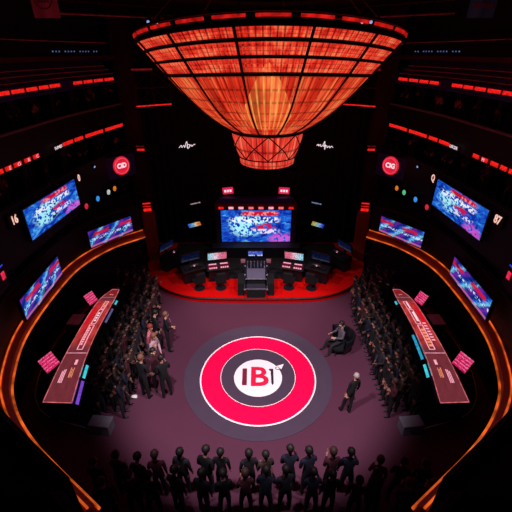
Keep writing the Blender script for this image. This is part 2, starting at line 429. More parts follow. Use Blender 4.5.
# raised platforms under the long tables, with a fine pale edge
for s, side in ((-1, 'left'), (1, 'right')):
    pl = crom([(-5.0, 7.15), (-6.7, 7.75), (-7.5, 9.0), (-7.75, 11.0), (-7.3, 13.4), (-6.3, 15.1), (-5.95, 15.2)], 6)
    pts = [(-s*x, y) for x, y in pl + [(-5.3, 12.0), (-5.0, 9.0)]]
    b = MB(); b.prism(pts, 0, .1); struct(b, 'table_platform_'+side, M['black'])
    b = MB(); b.tube([(-s*x, y, .11) for x, y in pl], .02, 5); struct(b, 'trim_9_'+side, M['trimpale'], True)

# ------------------------------------------------------------------ centre mat
CX, CY = .07, 9.42
t = thing('round_floor_mat', 'round floor mat with red ring and white centre disc', 'floor mat', (CX, CY, 0))
MZ = .004
b = MB(); b.disc(0, 2.6, MZ, 96); b.build('grey_border', M['ring_grey'], t)
b = MB(); b.disc(1.98, 2.03, MZ+.012, 96, .006); b.disc(1.295, 1.315, MZ+.012, 96, .006)
b.build('white_ring_line', M['ring_white'], t)
b = MB(); b.disc(1.315, 1.98, MZ+.011, 96, .005); b.build('red_ring', M['ring_red'], t)
b = MB(); b.disc(0, .84, MZ+.011, 72, .006); wd = b.build('white_disc', M['ring_white'], t)
def flat(polys, z, h, name, m, parent):
    b = MB()
    for p in polys: b.prism(p, z, z+h)
    return b.build(name, m, parent)
LZ = MZ+.018
flat([[(-.55, -.36), (-.39, -.36), (-.39, .40), (-.55, .40)]], LZ, .006, 'letter_i', M['letter_dark'], t)
text_part('letter_b', 'B', 1.2, M['letter_red'], t, (.03, -.01, LZ+.004), (0, 0, 0), .003, 1.0, .028)
flat([[(.40, .38), (.39, .31), (.45, .29), (.46, -.29), (.50, -.36), (.54, -.28), (.55, .38)]], LZ, .006, 'letter_i', M['letter_black'], t)
ar = [(.60, .36), (.70, .47), (.66, .51), (.95, .62), (.84, .36), (.80, .41), (.68, .30)]
flat([ar], LZ+.002, .006, 'arrow_mark', M['led_white'] if False else M['ring_white'], t)
b = MB(); b.tube([(.70+.07*math.cos(a), .40+.06*math.sin(a), LZ+.012) for a in [2*PI*i/14 for i in range(14)]], .012, 5, True)
b.build('arrow_loop', M['letter_black'], t)

for c in t.children:
    nm = c.name.split('.')[0]
    if nm in ('red_ring', 'white_ring_line'): c.location.y -= .09
    elif nm != 'grey_border': c.location.y -= .17
# ------------------------------------------------------------------ chandelier
HX, HY = .40, 13.5
ch = thing('chandelier', 'huge glowing red bell chandelier hanging over the arena', 'chandelier', (HX, HY, 0))
def droop(a, z):
    w = max(0, min(1, (z-8.6)/1.7))
    return z + .34*math.sin(a)**2*w - .02*w
P_ROW = [[(4.02, 10.20), (3.86, 10.02)], [(3.80, 9.95), (3.60, 9.72)], [(3.55, 9.66), (3.32, 9.40)]]
for p in P_ROW:
    (r0, z0), (r1, z1) = p
    b = MB(); b.revolve([(r0, z0), ((r0+r1)/2, (z0+z1)/2), (r1, z1)], 120, f=droop); b.build('lit_row', M['shade_row'], ch, True)
BELL = crom([(3.27, 9.33), (2.80, 8.82), (2.28, 8.32), (1.78, 7.94), (1.30, 7.66)], 5)
b = MB(); b.revolve(BELL, 120, f=droop); b.build('bell_shade', M['shade_bell'], ch, True)
for r, z, h in ((4.05, 10.23, .05), (3.83, 9.985, .045), (3.58, 9.69, .04), (3.30, 9.365, .05)):
    b = MB(); b.tube([(r*math.cos(a), r*math.sin(a), droop(a, z)) for a in [2*PI*i/96 for i in range(96)]], h, 8, True)
    b.build('ring_band', M['rib'], ch, True)
ALL = [(4.06, 10.25), (3.82, 9.98), (3.57, 9.68), (3.30, 9.36)] + BELL[2:]
NR = 14
for k in range(NR):
    a = -PI/2 + 2*PI*(k+.5)/NR
    path = [((r+.015)*math.cos(a), (r+.015)*math.sin(a), droop(a, z)) for r, z in ALL]
    b = MB(); b.tube(path, [.04 if i < 4 else .03 for i in range(len(path))], 6); b.build('rib', M['rib'], ch, True)
b = MB(); b.revolve([(.02, 7.66), (.6, 7.7), (.82, 8.05), (.78, 8.4), (.55, 8.9), (.28, 9.4), (.02, 9.7)], 40); b.build('lamp_core', M['core'], ch, True)
# basket under the waist
b = MB(); b.tube([(1.29*math.cos(a), 1.29*math.sin(a), 7.62) for a in [2*PI*i/64 for i in range(64)]], .06, 8, True); b.build('waist_ring', M['rib'], ch, True)
BK = crom([(1.26, 7.58), (1.18, 7.15), (1.03, 6.78), (.99, 6.70), (.98, 6.50), (.90, 6.44)], 4)
b = MB(); b.revolve(BK, 72); b.revolve([(.9, 6.44), (.02, 6.42)], 72); b.build('basket_shade', M['shade_basket'], ch, True)
def bk_r(z):
    for (r0, z0), (r1, z1) in zip(BK[:-1], BK[1:]):
        if z1 <= z <= z0: return r0+(r1-r0)*(z0-z)/max(1e-6, z0-z1)
    return .95
NL = 8
for k in range(NL):
    for d in (-1, 1):
        path = []
        for i in range(9):
            z = 7.58 - (7.58-6.74)*i/8; a = 2*PI*k/NL + d*(PI/NL)*2*i/8*1.0
            r = bk_r(z)+.012; path.append((r*math.cos(a), r*math.sin(a), z))
        b = MB(); b.tube(path, .02, 5); b.build('lattice_bar', M['rib'], ch, True)
b = MB(); b.tube([(1.02*math.cos(a), 1.02*math.sin(a), 6.72) for a in [2*PI*i/64 for i in range(64)]], .022, 6, True); b.build('lower_ring', M['rib'], ch, True)
# outer ring of red light segments above the rim
for k in range(26):
    a0 = 2*PI*k/26+.02; a1 = a0 + 2*PI/26*.78
    b = MB(); b.revolve([(4.10, 10.34), (4.11, 10.405), (4.07, 10.405), (4.05, 10.34), (4.10, 10.34)], 8, a0, a1, f=lambda a, z: z + .34*math.sin(a)**2 - .02)
    b.build('light_segment', M['led_rim'], ch)
b = MB()
for zz in (10.29, 10.47):
    b.tube([(4.06*math.cos(a), 4.06*math.sin(a), droop(a, zz)) for a in [2*PI*i/96 for i in range(96)]], .035, 6, True)
b.build('rim_frame', M['rib'], ch, True)
for k in range(6):
    a = 2*PI*k/6+.3
    b = MB(); b.cyl((4.05*math.cos(a), 4.05*math.sin(a), droop(a, 10.3)), (2.6*math.cos(a), 2.6*math.sin(a), 11.6), .02, n=6); b.build('suspension_rod', M['rib'], ch)
b = MB(); b.disc(0, 2.9, 11.5, 48, .1); b.build('ceiling_plate', M['dark'], ch)

# ------------------------------------------------------------------ glowing ledges
for s, side in ((-1, 'left'), (1, 'right')):
    t = thing('glowing_ledge', 'curved amber glowing ledge along the %s wall' % side, 'ledge', (s*7.3, 10.5, 2.2))
    L = Vector((s*7.3, 10.5, 2.2))
    def loc(p): return [tuple(Vector(q)-L) for q in p]
    b = MB()
    pr = [(.30, 2.56), (.0, 2.56), (-.10, 2.44), (-.12, 2.24), (.40, 2.14)]
    for (o0, z0), (o1, z1) in zip(pr[:-1], pr[1:]): b.strip(loc(sweep_pts(LF, o0, z0, s)), loc(sweep_pts(LF, o1, z1, s)))
    b.build('ledge_band', M['ledge_band'], t)
    b = MB(); b.tube(loc(sweep_pts(LF, .04, 2.59, s)), .022, 6); b.build('light_strip', M['led_orange'], t, True)
    b = MB(); b.tube(loc(sweep_pts(LF, -.14, 2.28, s)), .03, 6); b.build('light_strip', M['led_orange'], t, True)

# ------------------------------------------------------------------ red LED strips and lettered strips on the fascias
A_SEG = [(10.5, 11.73), (11.82, 12.45), (12.55, 13.14), (13.24, 13.79), (13.86, 14.5), (15.29, 15.84), (15.93, 16.5), (16.6, 17.22), (17.32, 17.96)]
T_SEG = [(9.4, 10.48), (10.57, 10.88), (10.98, 11.36), (11.5, 11.84), (11.97, 12.31), (13.14, 13.74), (13.82, 14.52), (14.62, 15.2), (15.35, 16.6), (16.75, 18.1)]
def led_bar(F, y0, y1, o, z, h, s, m, name, label, group, mark=None):
    p, n = at(F, (y0+y1)/2, s)
    t = thing(name, label, 'light strip', (p.x, p.y, z), 0, group)
    O = Vector((p.x, p.y, z))
    A = seg_pts(F, y0, y1, o, z-h/2, s); B = seg_pts(F, y0, y1, o, z+h/2, s)
    A2 = seg_pts(F, y0, y1, o+.05, z-h/2, s); B2 = seg_pts(F, y0, y1, o+.05, z+h/2, s)
    q = lambda P: [tuple(Vector(v)-O) for v in P]
    b = MB(); b.strip(q(A2), q(B2)); b.strip(q(A), q(A2)); b.strip(q(B), q(B2)); b.build('housing', M['dark'], t)
    b = MB(); b.strip(q(A), q(B)); b.build('glowing_face', m, t)
    if mark:
        r = face_rot(n); pp = (n.x*.03, n.y*.03, 0)
        text_part('lettering', mark, h*1.1, M['led_white'] if m is M['black'] else M['led_pinkwhite'], t, pp, (PI/2, 0, r), .004, 1.2)
    return t
ordn = ['first', 'second', 'third', 'fourth', 'fifth', 'sixth', 'seventh', 'eighth', 'ninth', 'tenth']
for s, side in ((-1, 'left'), (1, 'right')):
    for i, (y0, y1) in enumerate(A_SEG):
        led_bar(TF, y0, y1, .0, 8.95, .11, s, M['led_red'], 'led_strip',
                'red light strip on the upper %s fascia, %s counting from the stage' % (side, ordn[len(A_SEG)-1-i]), 'red strips on the upper %s fascia' % side)
    for i, (y0, y1) in enumerate(T_SEG):
        w = i == 5
        led_bar(TF, y0, y1, .02, 7.0, .13, s, M['black'] if w else M['led_red'], 'lettered_strip' if w else 'led_strip',
                ('strip of small white lettering on the middle %s fascia' % side) if w else
                'red light strip on the middle %s fascia, %s counting from the stage' % (side, ordn[len(T_SEG)-1-i]), 'red strips on the middle %s fascia' % side,
                ('SUMES' if s < 0 else 'LISCER') if w else ({-1: {1: 'E', 2: 'O', 3: 'R', 4: 'C'}, 1: {3: 'M'}}[s].get(i)))

# ------------------------------------------------------------------ screens
def screen(name, label, loc, rz, w, h, m, cat='screen', group=None, frame=.05, depth=.1, tilt=0, fm=None):
    """flat screen, local -y is the lit side; origin at its bottom middle"""
    t = thing(name, label, cat, loc, rz, group)
    if tilt: t.rotation_euler = (tilt, 0, rz)
    b = MB(); b.box((0, depth/2, h/2), (w+2*frame, depth, h+2*frame)); b.build('frame', fm or M['plastic'], t, bevel=.01)
    b = MB(); b.quad([(-w/2, -.006, 0), (w/2, -.006, 0), (w/2, -.006, h), (-w/2, -.006, h)]); b.build('display', m, t)
    return t
def wall_screen(F, y0, y1, z0, z1, s, o, name, label, m, **kw):
    a, _ = at(F, y0, s); c, _ = at(F, y1, s)
    _, n = at(F, (y0+y1)/2, s); d = (c-a); w = d.length
    nn = Vector((d.y, -d.x)).normalized(); nn = nn if nn.dot(n) > 0 else -nn
    mid = (a+c)/2 + nn*o
    return screen(name, label, (mid.x, mid.y, z0), face_rot(nn), w, z1-z0, m, **kw)
for s, side in ((-1, 'left'), (1, 'right')):
    k = 1 if s < 0 else 2
    wall_screen(TF, 10.55, 13.75, 4.72, 5.74, s, .12, 'wall_screen', 'large blue and red screen on the upper %s wall' % side, screen_mat('show_screen_%s' % side, 'arena', k, .95))
    wall_screen(LF, 9.0, 11.7, 2.74, 3.48, s, .2, 'wall_screen', 'low slanting blue and pink screen above the %s ledge, nearer the camera' % side, screen_mat('strip_screen_%s' % side, 'strip', k, .95))
    wall_screen(LF, 13.8, 15.5, 2.78, 3.52, s, .16, 'wall_screen', 'low blue and red screen above the %s ledge, nearer the stage' % side, screen_mat('strip_screen_far_%s' % side, 'strip', k+4, .9))
    # screen cut by the picture edge
    t = wall_screen(TF, 7.4, 8.95, 4.12, 4.75, s, .16, 'wall_screen', 'dark screen with blue top edge at the %s picture border' % side, M['dark'])
    p, n = at(TF, 8.85, s); w = 1.5
    b = MB(); b.box((0, -.02, .64), (w, .02, .03)); b.build('light_strip', emit('blue_edge_%s' % side, (50, 70, 220), .8), t)
    b = MB(); b.box(((w/2-.12) * (-s), -.02, .36), (.15, .02, .22)); b.build('pink_panel', emit('pink_panel_%s' % side, (240, 40, 80), .9, .3, 8), t)

# ------------------------------------------------------------------ round signs on navy panels
for s, side in ((-1, 'left'), (1, 'right')):
    p, n = at(TF, 17.15, s); n = (n + Vector((0, -.55))).normalized(); r = face_rot(n)
    t = thing('round_sign', 'red round emblem sign on navy panel high beside the %s column' % side, 'sign', (p.x+n.x*.3, p.y+n.y*.3, 5.38), r)
    b = MB(); b.box((0, .22, .1), (.1, .5, .1)); b.build('bracket', M['steel'], t)
    b = MB(); b.box((s*.2, .03, -.05), (1.9, .06, 1.0)); b.build('panel', M['navy'], t, bevel=.01)
    def rd(r0, r1, y, m, nm):
        b = MB(); b.disc(r0, r1, 0, 48, .03)
        for v in b.bm.verts: v.co = Vector((v.co.x, y - v.co.z, v.co.y))
        return b.build(nm, m, t)
    rd(0, .42, -.015, emit('emblem_red_'+side, (228, 30, 58), .95, .15, 6), 'red_disc')
    rd(.335, .355, -.05, emit('emblem_pink_'+side, (255, 90, 110), .9), 'pale_ring')
    text_part('emblem_mark', 'ƆID' if False else ('CID' if s < 0 else 'CIG'), .3, M['led_white'], t, (0, -.055, 0), (PI/2, 0, 0), .006, .95, .012)

# small coloured round lamps and pictogram lights on the middle fascia
cols = {'amber': (226, 120, 30), 'green': (90, 200, 130), 'blue': (60, 150, 240), 'red': (220, 40, 60), 'pale': (190, 200, 190)}
for s, side, ys in ((-1, 'left', ((14.25, 'red'), (15.15, 'blue'), (16.0, 'pale'), (16.5, 'amber'))), (1, 'right', ((14.15, 'red'), (15.05, 'blue'), (15.95, 'green'), (16.55, 'amber')))):
    for y, c in ys:
        p, n = at(TF, y, s)
        t = thing('round_lamp', 'small round %s lamp on the %s wall below the emblem sign' % (c if c != 'pale' else 'pale white', side), 'lamp', (p.x, p.y, 4.44), face_rot(n), 'coloured lamps on the %s wall' % side)
        b = MB(); b.cyl((0, .0, 0), (0, -.06, 0), .15, n=20); b.build('housing', M['plastic'], t)
        b = MB(); b.cyl((0, -.055, 0), (0, -.08, 0), .115, n=20); b.build('lens', emit('lens_%s_%s' % (c, side), cols[c], .9, .35, 12), t)
    for y, z, nm, txt in ((10.2, 5.58, 'nearer the camera than', '16'), (14.25, 5.62, 'on the stage side of', '0')):
        p, n = at(TF, y, s)
        t = thing('lit_symbol', 'small glowing symbol on the %s wall, %s the large screen' % (side, nm), 'sign', (p.x+n.x*.0, p.y+n.y*.0, z), face_rot(n))
        b = MB(); b.box((0, 0, 0), (.5, .06, .42)); b.build('backing', M['dark'], t)
        text_part('symbol', txt if s < 0 else ('87' if txt == '16' else 'Q'), .36, emit('symbol_%s_%s' % (side, txt), (255, 196, 180), 1.0, .3, 12), t, (0, -.035, 0), (PI/2, 0, 0), .005, .8, .01)
    # little white spot fixtures by the sign
    p, n = at(TF, 15.2, s)
    t = thing('spot_fixture', 'small white spot fixture above the coloured lamps on the %s wall' % side, 'light', (p.x+n.x*.1, p.y+n.y*.1, 5.86), face_rot(n))
    b = MB(); b.cyl((0, .05, 0), (0, -.1, -.04), .05, .07, 12); b.build('can', M['steel'], t)
    b = MB(); b.cyl((0, -.1, -.04), (0, -.115, -.045), .045, n=12); b.build('lens', M['led_bluewhite'], t)
    # string of tiny white lights on the top tier
    L0 = at(TF, 16.1, s)[0]
    t = thing('light_string', 'string of tiny blue-white lights along the top %s tier' % side, 'string lights', (L0.x, L0.y, 10.0))
    pts = seg_pts(TF, 14.6, 17.2, .05, 10.0, s, 15); O = Vector((L0.x, L0.y, 10.0))
    b = MB(); b.tube([tuple(Vector(q)-O) for q in pts], .012, 5); b.build('cable', M['dark'], t)
    for i, q in enumerate(pts):
        if i % 5 == 3: continue
        b = MB(); b.ball(tuple(Vector(q)-O), .026, n=6); b.build('bulb', emit('bulb', (110, 130, 200), .55) if i == 0 and s < 0 else bpy.data.materials['bulb'], t)
    # bars of red light on the pillar beside the stage, and the pillar itself
    pt = thing('stage_pillar', 'short red-brown pillar standing at the %s edge of the red stage' % side, 'pillar', (s*5.42, 17.25, 0), -s*.25)
    b = MB(); b.box((0, 0, 1.62), (.62, .3, 2.76)); b.build('shaft', M['pillar'], pt, bevel=.02)
    b = MB(); b.box((0, 0, .28), (.7, .4, .08)); b.build('base', M['pillar'], pt, bevel=.02)
    lt = thing('bar_lamp', 'stack of three red glowing bars topping the %s stage pillar' % side, 'lamp', (s*5.42, 17.25, 3.0), -s*.25)
    b = MB(); b.box((0, 0, .28), (.5, .2, .56)); b.build('housing', M['dark'], lt)
    for z, h in ((.12, .15), (.3, .035), (.45, .07)):
        b = MB(); b.box((0, -.11, z), (.38, .03, h)); b.build('light_bar', M['led_red'], lt, bevel=.01)
    t = thing('bar_lamp', 'pair of small red bars high beside the %s column' % side, 'lamp', (s*5.66, 18.42, 5.75), 0)
    b = MB(); b.box((0, 0, .1), (.46, .08, .34)); b.build('housing', M['dark'], t)
    b = MB(); b.box((0, -.05, .03), (.36, .03, .09)); b.build('light_bar', M['led_red'], t)
    b = MB(); b.box((0, -.05, .2), (.4, .03, .035)); b.build('light_bar', M['led_dim'], t)
    # lighting truss between the column and the chandelier
    a = Vector((s*5.45, 18.1, 0)); c = Vector((s*4.05, 19.0, 0))
    t = thing('lighting_truss', 'dark truss frame with a red lower edge between curtain and %s column' % side, 'truss', (s*4.75, 18.55, 7.8))
    O = Vector((s*4.75, 18.55, 7.8)); a -= O; c -= O; a.z = c.z = 0
    for z in (0, .75, 1.5):
        b = MB(); b.tube([(a.x, a.y, z), (c.x, c.y, z)], .035, 6); b.build('chord', M['column'], t)
    for f in (0, .5, 1):
        q = a.lerp(c, f); b = MB(); b.tube([(q.x, q.y, 0), (q.x, q.y, 1.5)], .03, 6); b.build('post', M['column'], t)
    for f0, f1, z0 in ((0, .5, 0), (1, .5, 0), (0, .5, .75), (1, .5, .75)):
        q, w = a.lerp(c, f0), a.lerp(c, f1); b = MB(); b.tube([(q.x, q.y, z0), (w.x, w.y, z0+.75)], .018, 5); b.build('brace', M['column'], t)
    b = MB(); b.tube([(a.x, a.y-.05, .0), (c.x, c.y-.05, .0)], .03, 6); b.build('light_strip', M['led_red'], t)
    b = MB(); b.tube([(a.x, a.y-.05, 1.5), (a.lerp(c, .55).x, a.lerp(c, .55).y-.05, 1.5)], .04, 6); b.build('light_strip', M['led_dim'], t)

# neon signatures on the curtain
SG1 = [(-.42, -.10), (-.30, .02), (-.27, -.08), (-.16, .03), (-.13, -.08), (.0, .22), (.02, -.14), (.0, .04), (.13, .06), (.12, -.04), (.05, -.13), (.2, .05), (.24, -.03), (.33, .06), (.42, .08)]
SG2 = [(-.42, .02), (-.34, .08), (-.32, -.01), (-.24, .07), (-.2, -.03), (-.1, .03), (-.02, .22), (.0, -.18), (.03, .05), (-.08, -.02), (.1, .0), (.12, -.09), (.22, -.02), (.26, -.1), (.34, -.02), (.42, -.09)]
for s, side, sg in ((-1, 'left', SG1), (1, 'right', SG2)):
    t = thing('neon_signature', 'white neon signature squiggle on the black curtain, %s of the chandelier basket' % side, 'neon sign', (s*3.52, 19.25, 5.78), 0)
    b = MB(); b.tube([(x, -.03, z) for x, z in crom(sg, 5)], .017, 6); b.build('neon_tube', M['led_white'], t)
    b = MB(); b.box((0, .03, 0), (1.05, .03, .55)); b.build('backing', M['black'], t)
    sc = screen('small_screen', 'small tilted multicoloured screen on the curtain %s of the stage screen' % side, (s*3.45, 19.1, 1.32), 0, .72, .24, screen_mat('curtain_screen_'+side, 'rainbow', 1 if s < 0 else 2, .9), frame=.03, depth=.06)
    sc.rotation_euler = (0, -.26 if s < 0 else .3, 0)
    sc2 = thing('small_sign', 'narrow pale lit nameplate on the curtain above the %s multicoloured screen' % side, 'sign', (s*3.32, 19.12, 2.72), 0)
    sc2.rotation_euler = (0, -.22 if s < 0 else .22, 0)
    b = MB(); b.box((0, 0, 0), (.62, .05, .16)); b.build('backing', M['dark'], sc2)
    b = MB(); random.seed(3)
    for i in range(8): b.box((-.25+i*.07, -.03, 0), (.05, .02, random.uniform(.04, .09)))
    b.build('lit_blocks', emit('nameplate_'+side, (200, 160, 170) if s < 0 else (130, 150, 190), .75), sc2)
    sg_ = thing('small_sign', 'small glowing pink sign above the %s end of the stage screen' % side, 'sign', (s*1.47, 18.55, 3.62), 0)
    sg_.rotation_euler = (0, -.1 if s < 0 else .06, 0)
    b = MB(); b.box((0, .02, 0), (.56, .05, .36)); b.build('backing', emit('pink_sign_'+side, (235, 36, 84), .85, .2, 6), sg_, bevel=.03)
    b = MB()
    for q in range(3): b.box((-.14+.14*q, -.02, 0), (.1, .03, .12))
    b.build('lit_blocks', M['led_white'], sg_)
    b = MB(); b.box((0, .3, 0), (.03, .5, .03)); b.build('bracket', M['steel'], sg_)

# ------------------------------------------------------------------ stage screen house
t = thing('stage_screen', 'big bright blue stage screen in a black cabinet on the red stage', 'screen', (0, 18.3, .24))
b = MB(); b.box((0, .1, 1.35), (4.3, .5, 2.7)); b.build('cabinet', M['black'], t, bevel=.02)
W0, W1, z0, z1 = -1.86, 1.86, .62, 2.46
b = MB()
b.box((-2.05, -.2, 1.4), (.18, .14, 2.4)); b.box((2.05, -.2, 1.4), (.18, .14, 2.4)); b.box((0, -.2, .45), (4.28, .14, .28))
b.build('side_frame', mat('screen_frame_plum', (44, 24, 44), .5), t, bevel=.01)
b = MB(); b.quad([(W0, -.18, z0), (W1, -.18, z0), (W1, -.18, z1), (W0, -.18, z1)]); b.build('display', screen_mat('stage_display', 'arena', 0, 1.05), t)
b = MB(); b.prism([(-2.15, -.3), (2.15, -.3), (2.05, .3), (-2.05, .3)], 2.52, 2.86); b.build('header', mat('header_red', (110, 14, 26), .5), t, bevel=.02)
for i in range(8):
    x = -1.82+i*.52
    b = MB(); b.box((x, -.32, 2.64), (.26, .05, .13)); b.build('header_lamp', M['led_red'] if i in (0, 7) else (M['led_pinkwhite'] if i in (1, 2, 5) else emit('header_lamp_coral_%d' % i, (255, 110, 110), .95, .3, 9)), t, bevel=.02)
b = MB(); b.box((0, .0, 2.98), (3.9, .4, .26)); b.build('top_cap', M['navy'], t, bevel=.02)

# low equipment wall under the screen
t = thing('low_counter', 'long black counter along the foot of the stage screen', 'counter', (0, 17.6, .24))
b = MB(); b.box((0, 0, .3), (4.6, .5, .6)); b.build('body', M['plastic'], t, bevel=.02)
b = MB(); b.box((0, 0, .63), (4.7, .56, .05)); b.build('top', M['dark'], t, bevel=.01)

# ------------------------------------------------------------------ gaming stations on the stage
def station(loc, rz, label, lit, wheel, group, mk):
    t = thing('gaming_station', label, 'gaming station', loc, rz, group)
    b = MB(); b.box((0, .25, .36), (1.0, .5, .72), taper=.94); b.build('cabinet', M['plastic'], t, bevel=.02)
    b = MB(); b.box((0, .12, .76), (1.12, .62, .06), M=Matrix.Rotation(.12, 3, 'X')); b.build('desk_top', M['dark'], t, bevel=.015)
    b = MB(); b.box((0, .45, 1.0), (.1, .08, .5)); b.build('monitor_arm', M['steel'], t)
    mm = MB(); mm.box((0, .40, 1.2), (.98, .07, .5), M=Matrix.Rotation(.25, 3, 'X')); mo = mm.build('monitor', M['plastic'], t, bevel=.015)
    q = MB(); R = Matrix.Rotation(.25, 3, 'X'); c0 = Vector((0, .40, 1.2))
    q.quad([tuple(c0 + R @ Vector((x, -.042, z))) for x, z in ((-.45, -.21), (.45, -.21), (.45, .21), (-.45, .21))]); q.build('display', mk, mo)
    if lit:
        for x in (-.27, .27):
            b = MB(); b.box((x, .02, .83), (.44, .30, .04), M=Matrix.Rotation(.35, 3, 'X')); cp = b.build('control_panel', emit('control_maroon_%s_%d' % (group[-4:], x > 0), (120, 24, 56), .6, .4, 8), t, bevel=.02)
            b = MB()
            for i in range(4): b.box((x-.15+.1*i, -.1, .82), (.07, .06, .035), M=Matrix.Rotation(.35, 3, 'X'))
            b.box((x, .12, .90), (.36, .05, .03), M=Matrix.Rotation(.35, 3, 'X'))
            b.build('light_key', M['led_pinkwhite'], cp)
    if wheel:
        R = Matrix.Rotation(-.7, 3, 'X'); w = MB()
        w.tube([tuple(Vector((0, -.1, .98)) + R @ Vector((.2*math.cos(a), .2*math.sin(a), 0))) for a in [2*PI*i/20 for i in range(20)]], .022, 6, True)
        for a in (PI/2, PI*7/6, PI*11/6): w.tube([(0, -.1, .98), tuple(Vector((0, -.1, .98)) + R @ Vector((.2*math.cos(a), .2*math.sin(a), 0)))], .016, 5)
        w.tube([(0, -.1, .98), (0, .1, .8)], .03, 6)
        wh = w.build('steering_wheel', M['grey'], t, True)
        b = MB(); b.ball((0, -.115, 1.0), .05, n=8); b.build('hub_light', M['led_pinkwhite'], wh)
        for x in (-.3, .3):
            b = MB(); b.box((x, .02, .83), (.22, .15, .05)); b.build('switch_panel', M['steel'], t, bevel=.01)
    # bucket seat in front
    b = MB(); b.box((0, -.62, .42), (.52, .5, .12)); b.build('seat', M['black'], t, bevel=.04)
    b = MB(); b.box((0, -.9, .72), (.5, .13, .6), M=Matrix.Rotation(.18, 3, 'X'), taper=.85); b.build('seat_back', M['black'], t, bevel=.05)
    b = MB(); b.cyl((0, -.62, .04), (0, -.62, .38), .05, n=8); b.cyl((0, -.62, 0), (0, -.62, .05), .26, n=14); b.build('seat_pedestal', M['steel'], t)
    return t
SZ = .24
dk = screen_mat('dim_monitor', 'blue', 3, .05)
station((-1.78, 15.1, SZ), .22, 'left gaming station with pale cyan monitor and pink lit controls', True, False, 'lit gaming stations', screen_mat('pale_monitor_left', 'pale', 1, 1.0))
station((1.72, 15.1, SZ), -.28, 'right gaming station with pale cyan monitor and pink lit controls', True, False, 'lit gaming stations', screen_mat('pale_monitor_right', 'pale', 2, 1.0))
station((-2.95, 15.0, SZ), .5, 'dark gaming station with steering wheel, left of the lit left station', False, True, 'dark gaming stations', dk)
station((2.9, 15.0, SZ), -.5, 'dark gaming station with steering wheel, right of the lit right station', False, True, 'dark gaming stations', dk)
station((-4.2, 16.3, SZ), 1.0, 'outermost dark gaming station at the left stage edge', False, True, 'dark gaming stations', dk)
station((4.15, 16.3, SZ), -1.0, 'outermost dark gaming station at the right stage edge', False, True, 'dark gaming stations', dk)

# central control desk
t = thing('control_desk', 'central black control desk with two grey panels at the stage front', 'desk', (0, 14.6, SZ))
b = MB(); b.box((0, .5, .45), (1.2, .8, .9)); b.build('body', M['plastic'], t, bevel=.02)
b = MB(); b.box((0, -.15, .82), (.86, .56, .05), M=Matrix.Rotation(.45, 3, 'X')); b.build('grey_panel', M['greytop'], t, bevel=.01)
b = MB(); b.box((0, -.72, .46), (.86, .40, .04), M=Matrix.Rotation(.2, 3, 'X')); b.build('grey_panel', mat('grey_panel_dark', (40, 38, 50), .4), t, bevel=.01)
b = MB(); b.box((0, -.10, .38), (.84, .5, .74)); b.box((0, -.7, .21), (.84, .42, .42)); b.build('step_front', M['black'], t, bevel=.01)
for x in (-.5, .5):
    b = MB(); b.tube([(x, -.98, 0), (x, -.98, .5), (x, -.42, .72), (x, -.42, .92), (x, .1, 1.08)], .018, 6); b.build('side_rail', M['steel'], t, True)
    for y, z in ((-.98, .5), (-.42, .92), (.1, 1.08)):
        b = MB(); b.ball((x, y, z), .045, n=8); b.build('rail_knob', M['trimgrey'], t)
    b = MB(); b.box((x*1.36, -.3, .34), (.3, .9, .68)); b.build('side_box', M['black'], t, bevel=.02)
for z, y in ((.71, -.44), (.5, -.93)):
    b = MB(); b.tube([(-.5, y, z), (.5, y, z)], .015, 6); b.build('front_rail', M['trimgrey'], t)
b = MB(); b.box((0, .45, .93), (1.0, .56, .05), M=Matrix.Rotation(.2, 3, 'X')); mx = b.build('mixer', M['plastic'], t, bevel=.01)
random.seed(11)
for i in range(6):
    for j in range(4):
        x = -.4+.16*i; y = .24+.13*j; z = .955+.2*(y-.45)
        b = MB(); b.cyl((x, y, z-.01), (x, y, z+.05), random.uniform(.018, .04), n=8)
        b.build('mixer_knob', M['trimgrey'] if random.random() < .45 else (M['grey'] if random.random() < .7 else M['led_lavender']), mx)
b = MB(); b.box((0, .92, 1.0), (.1, .08, .4)); b.build('monitor_stand', M['steel'], t)
R = Matrix.Rotation(.2, 3, 'X'); c0 = Vector((-.03, .98, 1.28))
b = MB(); b.box(c0, (.74, .06, .36), M=R); mo = b.build('monitor', M['plastic'], t, bevel=.01)
b = MB(); b.quad([tuple(c0 + R @ Vector((x, -.036, z))) for x, z in ((-.34, -.15), (.34, -.15), (.34, .15), (-.34, .15))]); b.build('display', screen_mat('desk_monitor', 'blue', 1, .95), mo)
for x in (-.62, .6):
    b = MB(); b.box((x, .75, .98), (.22, .2, .14)); b.build('side_unit', mat('pink_grey_unit', (150, 96, 110), .5), t, bevel=.02)

# ------------------------------------------------------------------ long illuminated tables
def tab_mat(name, mir):
    k = NT(name)
    uv = k.n('ShaderNodeTexCoord').outputs['UV']; sp = k.n('ShaderNodeSeparateXYZ', Vector=uv)
    u, v = sp.outputs[0], sp.outputs[1]
    nz = k.n('ShaderNodeTexNoise', Vector=k.n('ShaderNodeMapping', Vector=uv, Scale=(3, 12, 1)).outputs[0], Scale=1.5, Detail=5.0)
    def bnd(q, c, h, soft): return k.math('MULTIPLY', k.math('SUBTRACT', h, k.math('ABSOLUTE', k.math('SUBTRACT', q, c))), soft, True)
    col = k.mix(nz.outputs[0], lin((96, 36, 46)), lin((142, 60, 68)))
    mid = bnd(v, .53, .22, 22.0)
    col = k.mix(mid, col, k.ramp(nz.outputs[0], [(.3, lin((140, 30, 34))), (.6, lin((206, 66, 60)))]))
    rr = k.math('MULTIPLY', bnd(v, .55, .16, 9.0), bnd(u, .16, .2, 8.0))
    col = k.mix(rr, col, lin((226, 22, 40)))
    far = bnd(v, .93, .07, 30.0)
    col = k.mix(k.math('MULTIPLY', far, .8), col, lin((150, 22, 36)))
    e = k.n('ShaderNodeEmission', Color=col, Strength=.85)
    return k.surf(e.outputs[0])
